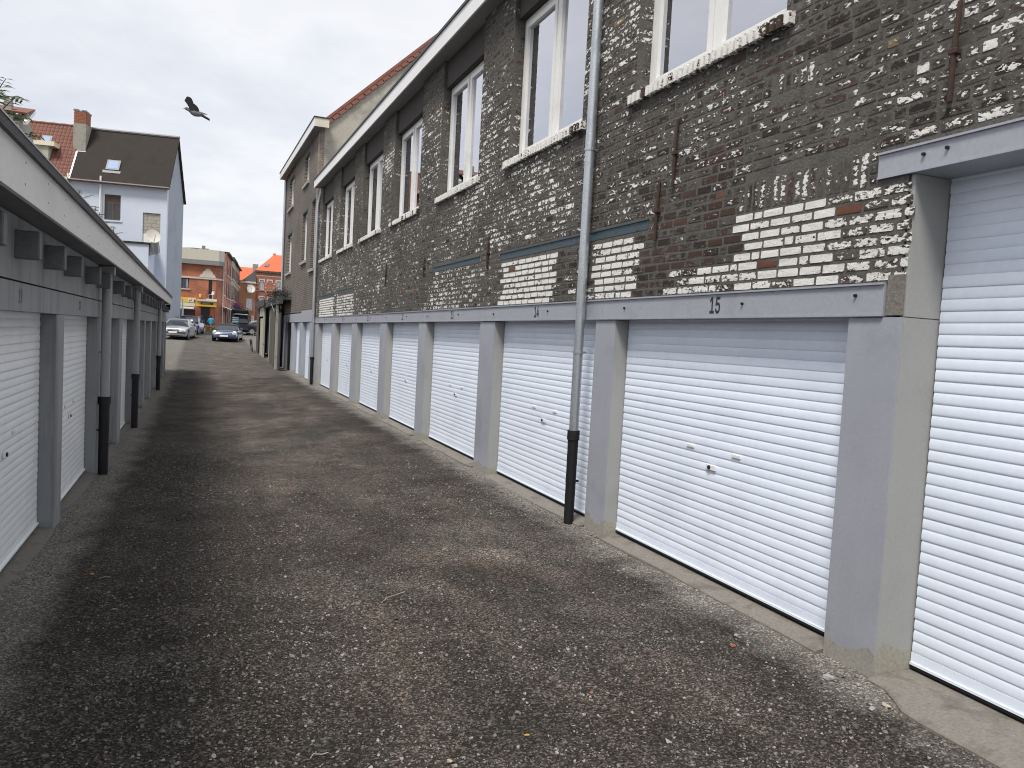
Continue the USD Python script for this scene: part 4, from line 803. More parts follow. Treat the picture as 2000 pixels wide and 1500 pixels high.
put(cafe, 'railing', MB().tube([(.64, 77.95, 4.9), (.64, 77.22, 4.9), (1.54, 77.22, 4.9), (1.54, 77.95, 4.9)], .02, 5).mesh(trimesh.util.concatenate([trimesh.creation.cylinder(.011, .78, sections=5).apply_translation((x, 77.22, 4.51)) for x in np.linspace(.64, 1.54, 9)])), M['black'])
put(cafe, 'canopy', MB().bbox(-.2, 1.56, 76.9, 77.198, 3.84, 4.0, .02).box(-.2, 1.56, 77.2, 77.998, 3.84, 3.99), M['bandstone'])
sg = put(cafe, 'sign_board', MB().bbox(-.22, 1.52, 77.05, 77.15, 3.38, 3.83, .01), M['yellow'])
put(sg, 'sign_panel', MB().box(.16, 1.24, 77.035, 77.049, 3.56, 3.76), M['signdark']); put(sg, 'sign_strip', MB().box(.3, 1.0, 77.028, 77.034, 3.60, 3.68), M['awngrey'])
ab = put(cafe, 'sign_board', MB().bbox(-2.1, -.25, 77.4, 77.55, 3.66, 4.14, .01), M['yellow'], label='longer yellow sign with pale printed end')
put(ab, 'sign_print', MB().box(-.95, -.3, 77.385, 77.399, 3.70, 4.06), M['cream']); put(ab, 'sign_print', MB().tube([(-.86, 77.38, 3.74), (-.8, 77.38, 3.92), (-.72, 77.38, 3.84), (-.62, 77.38, 3.95)], .028, 5).tube([(-.42, 77.38, 3.75), (-.36, 77.38, 3.98)], .05, 5), M['signdark'])
put(cafe, 'awning', MB().hexa([(-2.1, 77.0, 3.3), (-.3, 77.0, 3.3), (-.3, 77.45, 3.64), (-2.1, 77.45, 3.64)][::1], [(-2.1, 76.98, 3.33), (-.3, 76.98, 3.33), (-.3, 77.45, 3.67), (-2.1, 77.45, 3.67)]), M['awngrey'])
put(cafe, 'awning_bar', MB().bbox(-2.1, -.42, 76.9, 76.99, 3.08, 3.24, .015), M['whitepvc'])
put(cafe, 'shopfront', MB().box(-2.2, -.3, 78.2, 78.25, 1.3, 3.05).box(.2, .92, 78.22, 78.27, .6, 3.35), M['windowdark'])
put(cafe, 'wall_lamp', MB().tube([(.09, 77.9, 4.2), (.09, 77.9, 4.26), (.09, 77.9, 4.48), (.09, 77.9, 4.54)], [.06, .11, .11, .05], 10), M['yellow'])
put(cafe, 'column', MB().bbox(1.02, 1.3, 77.6, 77.9, .6, 3.37, .02), M['cafewall']); put(cafe, 'shop_window', panel(Polygon(side(.3, 4.2, .005, .03)), 1.5, 3.1, 'z'), M['windowdark'])
for s0, s1, z0, z1 in ((1.0, 1.9, 4.7, 6.0), (2.6, 3.4, 4.7, 6.0), (2.0, 2.9, 7.0, 8.0)):
    put(cafe, 'street_window', panel(Polygon(side(s0, s1, .004, .02)), z0, z1, 'z'), M['windowdark']); put(cafe, 'window_sill', panel(Polygon(side(s0-.1, s1+.1, .004, .1)), z0-.12, z0-.005, 'z'), M['bandstone'])
aw = [S0+SD*-.6+NV*.1, S0+SD*8+NV*.1, S0+SD*8+NV*1.25, S0+SD*-.6+NV*1.25]
put(cafe, 'street_awning', MB().hexa([(*aw[3], 3.12), (*aw[2], 3.12), (*aw[1], 3.5), (*aw[0], 3.5)], [(*aw[3], 3.17), (*aw[2], 3.17), (*aw[1], 3.55), (*aw[0], 3.55)]), M['whitepvc'])
put(cafe, 'roof_flue', MB().bbox(.12, .42, 79.2, 79.5, 8.3, 9.2, .02).bbox(.42, .72, 79.2, 79.5, 8.3, 8.95, .02), M['greymetal'])
put(cafe, 'drainpipe', MB().tube([(S0[0]+.06, S0[1]-.05, 1.2), (S0[0]+.06, S0[1]-.05, 7.3)], .05, 8), M['bandstone'])
ch_ = thing('plastic_chair', 'white plastic chair on the cafe balcony', 'chair', (1.02, 77.5, 4.12))
put(ch_, 'seat', MB().bbox(.84, 1.2, 77.35, 77.7, 4.5, 4.54, .01), M['whitepvc']); put(ch_, 'backrest', MB().hexa([(1.05, 77.68, 4.54), (1.3, 77.68, 4.54), (1.3, 77.72, 4.54), (1.05, 77.72, 4.54)], [(1.1, 77.72, 4.86), (1.36, 77.72, 4.86), (1.36, 77.76, 4.86), (1.1, 77.76, 4.86)]), M['whitepvc'])
for x, y in ((.86, 77.37), (1.18, 77.37), (.86, 77.68), (1.18, 77.68)): put(ch_, 'leg', MB().tube([(x, y, 4.121), (x, y, 4.5)], .022, 6), M['whitepvc'])

def street_house(name, label, s0, s1, ztop, mat, wins, roofh):
    t = thing(name, label, 'house', (*(S0+SD*s0), 1.2), group='row of street houses')
    put(t, 'street_wall', panel(Polygon(side(s0+.002, s1, -6, 0)), .6, ztop, 'z'), mat)
    put(t, 'cornice', panel(Polygon(side(s0+.01, s1-.01, -.1, .28)), ztop+.002, ztop+.16, 'z'), M['shedwood'])
    o = lambda s, n, z: (*(S0+SD*s+NV*n), z)
    put(t, 'roof', MB().hexa([o(s1, .2, ztop+.165), o(s0, .2, ztop+.165), o(s0, -6, ztop+.165), o(s1, -6, ztop+.165)][::-1], [o(s1, -2.9, ztop+roofh), o(s0, -2.9, ztop+roofh), o(s0, -3.1, ztop+roofh), o(s1, -3.1, ztop+roofh)][::-1]), M['darkroof'])
    for a, b, z0, z1 in wins:
        wv = put(t, 'window', panel(Polygon(side(a, b, .003, .05)), z0, z1, 'z'), M['brownframe'])
        put(wv, 'pane', panel(Polygon(side(a+.1, b-.1, .051, .056)), z0+.1, z1-.1, 'z'), M['windowdark'])
        put(t, 'window_sill', panel(Polygon(side(a-.1, b+.1, .003, .14)), z0-.14, z0-.004, 'z'), M['bandstone'])
    return t
wz = lambda ss, zs: [(s, s+w_, z, z+h_) for s, w_ in ss for z, h_ in zs]
a_ = street_house('street_house', 'brick street house right behind the corner cafe', 4.6, 13.6, 9.0, M['streetbrick'], wz([(5.6, 1.1), (8.4, 1.1), (11.2, 1.1)], [(1.6, 1.9), (4.6, 1.6), (6.9, 1.4)]), .32)
b_ = street_house('street_house', 'grey rendered street house in the middle of the row', 13.6, 21.5, 9.3, M['greystreet'], wz([(14.6, 1.1), (17.0, 1.1), (19.6, 1.1)], [(1.6, 1.9), (4.7, 1.7), (7.1, 1.4)]), .32)
c_ = street_house('street_house', 'beige street house with brown windows at the row end', 21.5, 32.5, 9.2, M['beigestreet'], wz([(22.5, 1.2), (25.2, 1.2), (28, 1.2), (30.4, 1.2)], [(1.6, 1.9), (4.7, 1.7), (7.0, 1.5)]), .32)

brick = thing('red_brick_house', 'red brick house with banded facade and bright orange hipped roof', 'house', (9, 112, 1.4))
BX0, BX1, BY = 7.2, 13.2, 112.0
bw = [(7.74, 8.26, 6.95, 8.25), (8.78, 9.32, 6.95, 8.25), (9.95, 10.5, 6.95, 8.25), (7.74, 8.28, 4.3, 5.9), (8.9, 9.46, 4.3, 5.9), (10.0, 10.6, 4.3, 5.9)]
put(brick, 'front_wall', panel(sbox(BX0, .8, BX1, 9.55).difference(unary_union([sbox(a, c, b, d) for k, (a, b, c, d) in enumerate(bw) if k % 3 != 1])), BY, BY+.35, 'y'), M['farbrick'])
put(brick, 'inner_wall', MB().box(BX0+.01, BX1, BY+.6, BY+.7, .8, 9.5), M['dark'])
put(brick, 'cornice', MB().box(BX0-.1, BX1, BY-.2, BY-.002, 9.35, 9.6), M['shedwood'])
put(brick, 'roof', MB().loft([[(BX0-.1, BY-.2, 9.605), (BX1, BY-.2, 9.605), (BX1, BY+7, 9.605), (BX0-.1, BY+7, 9.605)], [(9.75, BY+3.0, 12.2), (BX1, BY+3.0, 12.2), (BX1, BY+3.4, 12.2), (9.75, BY+3.4, 12.2)]]), M['orangeroof'])
put(brick, 'skylight', MB().hexa([(8.3, BY+.55, 10.2), (8.8, BY+.55, 10.2), (9.0, BY+1.1, 10.7), (8.5, BY+1.1, 10.7)], [(8.3, BY+.45, 10.28), (8.8, BY+.45, 10.28), (9.0, BY+1.0, 10.78), (8.5, BY+1.0, 10.78)]), M['greymetal'])
put(brick, 'ridge_end', MB().box(9.65, 10.0, BY+3.0, BY+3.4, 12.15, 12.4), M['orangeroof'])
for k, (a, b, c, d) in enumerate(bw):
    if k % 3 != 1:
        wv = put(brick, 'window', panel(sbox(a, c, b, d).difference(sbox(a+.07, c+.07, b-.07, d-.07)), BY+.16, BY+.22, 'y').box((a+b)/2-.03, (a+b)/2+.03, BY+.16, BY+.22, c+.07, d-.07), M['whitewood']); put(wv, 'pane', MB().box(a+.07, b-.07, BY+.18, BY+.19, c+.07, d-.07), M['glassfar'])
    else: put(brick, 'blind_window', MB().box(a, b, BY-.02, BY-.002, c, d), M['cafeside'])
    put(brick, 'window_arch', panel(sbox(a-.14, d-.25, b+.14, d+.2).difference(sbox(a-.001, d-.3, b+.001, d+.03)), BY-.04, BY-.021, 'y'), M['bandstone'])
    put(brick, 'window_sill', MB().box(a-.1, b+.1, BY-.1, BY-.003, c-.14, c-.01), M['stone'])
for z in (6.75, 7.25, 7.75, 8.85): 
    for x0, x1 in ((BX0, 7.58), (8.42, 8.62), (9.48, 9.79), (10.66, BX1)) if z < 8.5 else ((BX0, BX1),):
        put(brick, 'stone_band', MB().box(x0, x1, BY-.014, BY-.001, z, z+.10), M['bandstone'])
salmon = thing('salmon_house', 'narrow salmon rendered house with black roof beside the red brick house', 'house', (6.3, 111.5, 1.4))
put(salmon, 'front_wall', panel(sbox(5.0, .8, 7.18, 7.7).difference(sbox(6.02, 4.1, 6.82, 5.65)), 111.6, 111.9, 'y'), M['salmon'])
put(salmon, 'cornice', MB().box(5.2, 7.19, 111.4, 111.598, 7.71, 7.95), M['parapet'])
put(salmon, 'roof', MB().hexa([(5.3, 111.5, 7.955), (7.18, 111.5, 7.955), (7.18, 113, 7.955), (5.3, 113, 7.955)], [(7.0, 112.6, 9.5), (7.18, 112.2, 9.6), (7.18, 113, 9.6), (7.0, 113, 9.5)]), M['trim'])
wv = put(salmon, 'window', panel(sbox(6.02, 4.1, 6.82, 5.65).difference(unary_union([sbox(6.1, 4.2, 6.39, 5.1), sbox(6.45, 4.2, 6.74, 5.1), sbox(6.1, 5.18, 6.74, 5.57)])), 111.66, 111.74, 'y'), M['whitepvc']); put(wv, 'pane', MB().box(6.1, 6.74, 111.7, 111.71, 4.2, 5.57), M['glassfar'])
put(salmon, 'inner_wall', MB().box(5.8, 7.1, 112.2, 112.3, 3.9, 5.9), M['dark']); put(salmon, 'window_sill', MB().box(5.95, 6.9, 111.5, 111.598, 3.95, 4.09), M['bandstone'])
put(salmon, 'door', MB().box(6.75, 7.1, 111.56, 111.598, 1.3, 3.3), M['whitewood']); put(salmon, 'blank_panel', MB().box(6.1, 6.5, 111.56, 111.598, 6.35, 7.55), M['whitepvc'])
d2 = thing('satellite_dish', 'large white satellite dish on the salmon house wall', 'satellite dish', (6.5, 111.3, 6.9)); dish(d2, (6.55, 111.25, 6.95), .55, (.1, -1, .15), M['whitepvc'])
back = thing('orange_roof_house', 'distant orange roof with grey chimney showing behind the salmon house', 'house', (6, 118, 1.4))
put(back, 'wall', MB().box(4.6, 8.6, 118, 124, .8, 8.6), M['salmon']); put(back, 'roof', slab((4.6, 117.8, 8.4), (8.8, 117.8, 8.4), (8.8, 121, 10.55), (4.6, 121, 10.55), .15), M['orangeroof'])
bc = put(back, 'chimney', MB().bbox(7.15, 7.9, 118.6, 119.2, 8.8, 10.95, .02), M['chimrender'])

# ------------------------------------------------------------------ cars
M.update(
    silver=look('silver_car_paint', (.33, .34, .37), .3, var=.03, metallic=.35, bump=.0, coat=.6), navy=look('navy_car_paint', (.035, .045, .12), .28, var=.04, bump=0, coat=.8),
    slate=look('slate_blue_car_paint', (.030, .042, .10), .25, var=.03, bump=0, coat=1.0, metallic=.2), blackcar=look('black_car_paint', (.012, .013, .016), .25, var=.1, bump=0, coat=.8),
    cglass=look('tinted_glass', (.02, .026, .035), .06, var=.05, bump=0, spec=.9), tyre=look('tyre', (.015, .015, .015), .85, var=.2), rim=look('wheel_rim', (.35, .35, .36), .35, var=.1, metallic=.7),
    lamp=look('headlamp', (.75, .77, .8), .12, var=.05, bump=0, spec=.8, coat=1), plate=look('blank_plate', (.72, .71, .68), .5, var=.04), teal=look('teal_glass', (.05, .17, .19), .1, var=.2, bump=0, spec=.8), softtop=look('soft_top', (.03, .036, .05), .8, var=.1),
)
def car(name, label, loc, rz, L, W, roofz, belt, hood, nose, paint, group=None, gh=(1.15, 1.9, 3.1, 3.95), trim=True, sporty=False, roofmat=None):
    """Front towards -y in its own frame, wheels on z = 0."""
    t = thing(name, label, 'car', loc, rz, local=True, group='cars parked beyond the garages')
    w = W/2; k = L/4.25
    ST = [(0, .80, .28, nose-.12), (.10, .93, .20, nose), (.45, .985, .19, nose+.08 if not sporty else nose+.06), (1.05*k, 1.0, .19, hood), (1.5*k, 1.0, .19, belt), (2.7*k, 1.0, .19, belt+.01), (3.5*k, 1.0, .19, belt+.01), (4.08*k, .95, .22, belt-.02), (4.25*k, .86, .34, belt-.14)]
    rings = []
    for y, a, zl, zt in ST:
        hw = w*a
        pts = [(-hw*.9, zl), (-hw*.99, zl+.10), (-hw, zl+(zt-zl)*.55), (-hw*.965, zt-.07), (-hw*.86, zt-.012), (-hw*.45, zt+.02), (0, zt+.028)]
        pts = pts + [(-x, z) for x, z in pts[-2::-1]]
        rings.append(np.array([(x, y, z) for x, z in pts]))
    put(t, 'body', MB().loft(rings), paint, smooth=35)
    g0, g1, g2, g3 = [v*k for v in gh]; wb, wt = w*.90, w*.70
    gr = [(g0, wb*.92, belt-.05, belt+.0), (g1, wt, belt-.05, roofz-.04), (g2, wt, belt-.05, roofz-.03), (g3, wb*.85, belt-.05, belt+.03)]
    gl = [np.array([(-wb, y, zl), (wb, y, zl), (a, y, zt), (a*.6, y, zt+.03*(zt > belt+.1)), (-a*.6, y, zt+.03*(zt > belt+.1)), (-a, y, zt)]) for y, a, zl, zt in gr]
    put(t, 'windows', MB().loft(gl), M['cglass'], smooth=25)
    rf = [np.array([(-a, y, z-.035), (a, y, z-.035), (a*.95, y, z+.01), (a*.5, y, z+.035), (-a*.5, y, z+.035), (-a*.95, y, z+.01)]) for y, a, z in ((g1-.10, wt*1.05, roofz-.05), (g1+.15, wt*1.04, roofz-.01), (g2-.1, wt*1.04, roofz-.01), (g2+.2, wt*1.06, roofz-.07))]
    put(t, 'roof', MB().loft(rf), roofmat or paint, smooth=35)
    for sx in (-1, 1):
        put(t, 'windscreen_pillar', MB().tube([(sx*wb*.97, g0+.02, belt-.02), (sx*wt*1.02, g1-.02, roofz-.045)], .035, 6), roofmat or paint)
        put(t, 'rear_pillar', MB().tube([(sx*wt*1.02, g2+.05, roofz-.05), (sx*wb*.97, g3-.05, belt)], .07, 6), roofmat or paint)
        put(t, 'door_mirror', MB().bbox(sx*w*.97, sx*(w+.2), g0+.22, g0+.36, belt+.0, belt+.15, .03), paint)
        if sporty:
            put(t, 'headlight', MB().tube([(sx*w*.76, .02, nose-.02), (sx*w*.76, .10, nose+.0), (sx*w*.76, .30, nose+.07)], [.10, .125, .10], 12), M['lamp'], smooth=40)
        else:
            put(t, 'headlight', MB().hexa([(sx*w*.5, -.015, nose-.18), (sx*w*.88, .06, nose-.18), (sx*w*.88, .14, nose-.18), (sx*w*.5, .1, nose-.18)], [(sx*w*.5, .02, nose-.02), (sx*w*.9, .09, nose-.01), (sx*w*.9, .16, nose-.01), (sx*w*.5, .12, nose-.02)]), M['lamp'])
        for yw in (.82*k, 3.4*k):
            wh = put(t, 'wheel', MB().tube([(sx*(w-.20), yw, .31), (sx*(w-.19), yw, .31), (sx*(w-.02), yw, .31), (sx*(w+.005), yw, .31)], [.27, .315, .315, .28], 18), M['tyre'], smooth=40)
            put(wh, 'rim', MB().tube([(sx*(w-.01), yw, .31), (sx*(w+.012), yw, .31)], .19, 14), M['rim'])
            put(t, 'wheel_arch', MB().tube([(sx*(w-.05), yw, .33), (sx*(w+.002), yw, .33)], .365, 18), M['tyre'])
    if trim:
        put(t, 'bumper_strip', MB().bbox(-w*.93, w*.93, -.05, .2, nose-.30, nose-.21, .02), M['tyre']); put(t, 'grille', MB().hexa([(-w*.42, -.02, nose-.16), (w*.42, -.02, nose-.16), (w*.42, .05, nose-.16), (-w*.42, .05, nose-.16)], [(-w*.44, .03, nose-.04), (w*.44, .03, nose-.04), (w*.44, .09, nose-.04), (-w*.44, .09, nose-.04)]), M['tyre'])
    put(t, 'air_intake', MB().bbox(-w*.72, w*.72, .015, .12, .22, .32, .01), M['tyre']); put(t, 'number_plate', MB().bbox(-.26, .26, -.07, -.045, nose-.29 if trim else .32, nose-.18 if trim else .43, .004), M['plate'])
    return t
G = lambda x, y: float(ground_z(x, y))
car('silver_car', 'silver saloon car parked beside the blue grey house wall', (-1.52, 55.0, G(-1, 56)), math.radians(-9), 4.35, 1.66, 1.36, .94, .86, .70, M['silver'])
car('navy_car', 'navy hatchback parked right behind the silver car', (-.86, 62.0, G(0, 63)), math.radians(-9), 4.1, 1.6, 1.38, .93, .86, .70, M['navy'], gh=(1.0, 1.75, 3.3, 4.0), trim=False)
car('sports_car', 'slate blue sports car with dark soft top facing the lane', (1.62, 55.0, G(1.6, 56)), math.radians(-9), 4.3, 1.66, 1.18, .80, .74, .58, M['slate'], gh=(1.25, 1.85, 2.6, 3.5), trim=False, sporty=True, roofmat=M['softtop'])
hb = car('black_van', 'black van with its tailgate raised behind the sports car', (3.55, 69.6, G(3, 69)), math.radians(180-6), 4.2, 1.5, 1.62, .95, .9, .75, M['blackcar'], gh=(1.0, 1.7, 3.9, 4.15), trim=False)
put(hb, 'tailgate', MB().hexa([(-.68, 4.0, 1.62), (.68, 4.0, 1.62), (.62, 4.75, 1.88), (-.62, 4.75, 1.88)], [(-.66, 4.0, 1.70), (.66, 4.0, 1.70), (.6, 4.75, 1.96), (-.6, 4.75, 1.96)]), M['blackcar'])
put(hb, 'rear_window', MB().hexa([(.1, 4.28, .85), (.6, 4.28, .85), (.6, 4.31, .85), (.1, 4.31, .85)], [(.1, 4.24, 1.35), (.56, 4.24, 1.35), (.56, 4.27, 1.35), (.1, 4.27, 1.35)]), M['teal'])
for z in (.95, 1.13, 1.27): put(hb, 'chrome_bar', MB().box(.12, .58, 4.31, 4.33, z, z+.035), M['lamp'])
car('dark_car', 'dark grey car standing crosswise beyond the sheds', (7.3, 66.5, G(4, 66)), math.radians(92), 4.1, 1.6, 1.2, .82, .78, .62, M['blackcar'], trim=False, roofmat=M['silver'])

# ------------------------------------------------------------------ people, pallets, pole and street things
M.update(skin=look('skin', (.38, .22, .15), .55, var=.08), hair=look('dark_hair', (.015, .012, .011), .7, var=.2), shirtblue=look('turquoise_shirt', (.03, .30, .52), .8, var=.1), shirtnavy=look('navy_shirt', (.02, .03, .10), .8, var=.1), trousers=look('dark_trousers', (.018, .02, .03), .85, var=.1))
def chain(bones, r=0.02):
    out = None
    for (a, ra), (b, rb) in bones:
        s = lambda p, q: m3.Manifold.sphere(q, 14).translate([float(x) for x in p])
        h = m3.Manifold.batch_hull([s(a, ra), s(b, rb)]); out = h if out is None else out + h
    m = out.refine_to_length(.035).to_mesh(); t = trimesh.Trimesh(m.vert_properties[:, :3], m.tri_verts); trimesh.smoothing.filter_taubin(t, iterations=8); return t
def seated(label, loc, rz, shirt, hairm, group=None):
    """A seated figure, facing +y in its own frame, seat at z = 0."""
    t = thing('person', label, 'person', loc, rz, local=True, group='people seated on the pallets')
    B = []; j = lambda *q: B.append(q)
    hip, chest, neck, head = (0, 0, .10), (0, .03, .42), (0, .03, .56), (0, .06, .70)
    j((hip, .13), (chest, .14)); j(((-.11, .03, .48), .07), ((.11, .03, .48), .07)); j((chest, .13), (neck, .055)); j((neck, .055), ((0, .05, .63), .055)); j(((0, .045, .72), .088), ((0, .075, .68), .075)); j(((0, .14, .69), .018), ((0, .15, .675), .02))
    for s in (-1, 1):
        j(((s*.17, .03, .47), .06), ((s*.23, .05, .24), .047)); j(((s*.23, .05, .24), .045), ((s*.17, .26, .14), .035)); j(((s*.17, .26, .14), .033), ((s*.15, .34, .13), .035))
        for f in range(4): j(((s*(.17-.015*f), .34, .13), .011), ((s*(.16-.015*f), .40+.01*(f in (1, 2)), .115), .009))
        j(((s*.13, .32, .13), .012), ((s*.11, .36, .13), .01))
        j(((s*.09, .02, .08), .09), ((s*.12, .44, .07), .065)); j(((s*.12, .44, .07), .062), ((s*.12, .46, -.38), .042)); j(((s*.12, .46, -.40), .04), ((s*.13, .62, -.43), .035)); j(((s*.085, .05, .72), .018), ((s*.088, .05, .69), .016))
    put(t, 'body', (chain(B).vertices, chain(B).faces), M['skin'], smooth=True)
    S = [((0, 0, .09), .150), ((0, .03, .42), .158)], [((-.115, .03, .48), .088), ((.115, .03, .48), .088)], [((-.17, .03, .47), .078), ((-.225, .05, .28), .066)], [((.17, .03, .47), .078), ((.225, .05, .28), .066)]
    s_ = chain([tuple(x) for x in S]); put(t, 'shirt', (s_.vertices, s_.faces), shirt, smooth=True)
    T = []
    for s in (-1, 1): T += [(((s*.08, .0, .07), .115), ((s*.12, .44, .07), .08)), (((s*.12, .44, .07), .077), ((s*.12, .46, -.33), .058))]
    s_ = chain(T); put(t, 'trousers', (s_.vertices, s_.faces), M['trousers'], smooth=True)
    s_ = chain([(((0, .03, .745), .094), ((0, .015, .69), .082))]); put(t, 'hair', (s_.vertices, s_.faces), hairm, smooth=True)
    return t
bench = thing('pallet_bench', 'bench of stacked light wooden pallets behind the sports car', 'bench', (.4, 69.6, G(.5, 70)))
zp = G(.5, 70)+.02
for lvl in range(4):
    z0 = zp + lvl*.145; xo = .03*(lvl % 2)
    for k in range(3): put(bench, 'bearer', MB().box(-.35+xo, 1.42+xo, 69.62+k*.3, 69.72+k*.3, z0, z0+.085) if k else MB().box(-.35+xo, -.22+xo, 69.62, 69.72, z0+.02, z0+.085).box(.45+xo, .6+xo, 69.62, 69.72, z0+.02, z0+.085).box(1.28+xo, 1.42+xo, 69.62, 69.72, z0+.02, z0+.085).box(-.35+xo, 1.42+xo, 69.62, 69.72, z0, z0+.019), M['palletwood'])
    for k in range(7): put(bench, 'slat', MB().box(-.35+xo+k*.255, -.35+xo+k*.255+.21, 69.6, 70.35, z0+.087, z0+.11), M['palletwood'])
seated('person in a turquoise shirt seen from behind, seated on the pallets', (1.0, 70.1, zp+.555), 0, M['shirtblue'], M['hair'])
seated('person in a navy shirt seated left of the turquoise shirt', (.28, 70.1, zp+.50), .5, M['shirtnavy'], M['hair'])
tb = thing('cafe_table', 'small red cafe table in front of the grey awning', 'table', (-.15, 74.5, G(0, 74)))
put(tb, 'tabletop', MB().tube([(-.15, 74.5, G(0, 74)+1.02), (-.15, 74.5, G(0, 74)+1.06)], .42, 16), plain('table_red', (.45, .13, .1))); put(tb, 'pedestal', MB().tube([(-.15, 74.5, G(0, 74)), (-.15, 74.5, G(0, 74)+1.02)], .04, 8), M['black']); put(tb, 'foot', MB().tube([(-.15, 74.5, G(0, 74)-.01), (-.15, 74.5, G(0, 74)+.03)], .25, 12), M['black'])
pole = thing('pole', 'slim white pole at the far corner of the blue house', 'pole', (-1.2, 66.6, G(-1, 66)))
put(pole, 'shaft', MB().tube([(-1.19, 66.6, G(-1, 66)-.1), (-1.19, 66.6, 3.62)], .065, 8), M['whitepvc']); put(pole, 'cap', MB().tube([(-1.19, 66.6, 3.621), (-1.19, 66.6, 3.68)], .075, 8), M['whitepvc'])
ph = S0+SD*6.2+NV*1.0
fl = thing('flower_basket', 'hanging basket of red and violet flowers over the street awning', 'flower basket', (*ph, 3.7))
put(fl, 'basket', MB().tube([(*ph, 3.62), (*ph, 3.68), (*ph, 3.85)], [.12, .25, .33], 10), M['shedwood']); put(fl, 'flowers', leaves([(*ph, 4.0), (*(ph+[.2, .1]), 3.95), (*(ph-[.2, .1]), 3.95)], (.2, .2, .12), 260, .12, seed=11), plain('petals', (.35, .03, .09)), kind='stuff'); put(fl, 'flowers', leaves([(*ph, 3.8)], (.25, .25, .1), 140, .12, seed=12), plain('violet_petals', (.10, .04, .30)), kind='stuff')
put(fl, 'hanger', MB().tube([(*(ph-NV*1.0), 4.6), (*ph, 4.5), (*ph, 3.86)], .015, 5), M['black'])
def shrub(label, p, sx, h, n, size, mat, seed):
    t = thing('shrub', label, 'shrub', (*p, 1.2), group='green plants before the street houses'); g = np.random.default_rng(seed)
    put(t, 'stem', MB().tube([(p[0], p[1], 1.1), (p[0]+.05, p[1], 1.2+h*.5), (p[0], p[1]+.05, 1.2+h*.9)], [.05, .04, .015], 6), M['shedwood'])
    c = np.stack([p[0]+g.normal(0, sx*.6, 9), p[1]+g.normal(0, sx*.6, 9), 1.2+h*g.uniform(.35, 1, 9)], 1); put(t, 'foliage', leaves(c, (.28, .28, .24), n, size, seed=seed), mat, kind='stuff')
shrub('climbing green plant on the grey street house front', S0+SD*15+NV*.45, .7, 2.9, 900, .2, M['ivy'], 21)
shrub('dark green shrub before the beige street house', S0+SD*23+NV*.7, .8, 2.6, 800, .2, M['leafdark'], 22)
bk = thing('bicycle', 'old bicycle leaning on the far end of the dark sheds', 'bicycle', (2.72, 43.9, G(2.7, 44)))
gb = G(2.7, 44)
for y in (43.5, 44.5):
    wv = put(bk, 'wheel', MB().mesh(trimesh.creation.torus(.32, .022, 24, 6)).xf(np.array([[.12, 0, .99, 2.70], [0, 1, 0, y], [-.99, 0, .12, gb+.34], [0, 0, 0, 1]], float)), M['tyre'])
    put(wv, 'spokes', MB().mesh(trimesh.util.concatenate([trimesh.creation.cylinder(.004, .62, sections=4).apply_transform(trimesh.transformations.rotation_matrix(a, [1, 0, 0])) for a in np.linspace(0, PI, 7)[:-1]])).xf(np.array([[1, 0, 0, 2.70], [0, 1, 0, y], [0, 0, 1, gb+.34], [0, 0, 0, 1]], float)), M['rim'])
put(bk, 'frame', MB().tube([(2.7, 44.5, gb+.34), (2.74, 44.1, gb+.32), (2.78, 43.7, gb+.82), (2.7, 43.5, gb+.34)], .018, 6).tube([(2.74, 44.1, gb+.32), (2.79, 44.2, gb+.86), (2.78, 43.72, gb+.8)], .018, 6).tube([(2.79, 44.2, gb+.8), (2.7, 44.5, gb+.34)], .015, 6), M['rim'])
put(bk, 'handlebar', MB().tube([(2.45, 43.85, gb+1.0), (2.55, 43.72, gb+1.05), (2.98, 43.72, gb+1.05), (3.05, 43.85, gb+1.0)], .015, 6).tube([(2.78, 43.7, gb+.8), (2.78, 43.7, gb+1.05)], .016, 6), M['rim']); put(bk, 'saddle', MB().bbox(2.72, 2.86, 44.1, 44.36, gb+.87, gb+.93, .02), M['black'])

# ------------------------------------------------------------------ plants behind the left roof
def frond(mb, stem, p, d, L, pairs, size, g):
    p, d = np.array(p, float), np.array(d, float); d /= np.linalg.norm(d); pts = [p]
    for k in range(pairs):
        d = d + np.array([0, 0, -.055]); d /= np.linalg.norm(d); p = p + d*L/pairs; pts.append(p)
        s = np.cross(d, [0, 0, 1]); s /= max(np.linalg.norm(s), 1e-3)
        for sg_ in (-1, 1):
            dr = s*sg_*.85 + d*.45 + [0, 0, g.uniform(-.35, .15)]; dr /= np.linalg.norm(dr); l = size*g.uniform(.8, 1.2)*(1-.4*(k/pairs)); wv = np.cross(dr, [0, 0, 1])*l*.17
            mb.add([p, p+dr*l*.45+wv, p+dr*l*.45-wv, p+dr*l-[0, 0, l*.18], p+dr*l*.5+[0, 0, l*.05]], [(0, 1, 4), (0, 4, 2), (1, 3, 4), (4, 3, 2)])
    stem.tube(pts, np.linspace(.008, .003, len(pts)), 5)
def ailanthus(label, tips, root, mat, seed, L=.6, size=.16, nf=7):
    g = np.random.default_rng(seed); t = thing('tree_of_heaven', label, 'sapling', root, group='saplings behind the left garage roof'); lm, st = MB(), MB()
    for tip in tips:
        tip = np.array(tip, float); st.tube([root, (np.array(root)*.4+tip*.6)+g.normal(0, .05, 3), tip], [.035, .022, .01], 6)
        for k in range(nf):
            a = k*2*PI/nf+g.uniform(-.3, .3); frond(lm, st, tip-[0, 0, g.uniform(0, .35)], (math.cos(a), math.sin(a), g.uniform(.25, .9)), L*g.uniform(.7, 1.15), 8, size, g)
    put(t, 'trunk', st, M['shedwood']); put(t, 'foliage', lm, mat, kind='stuff')
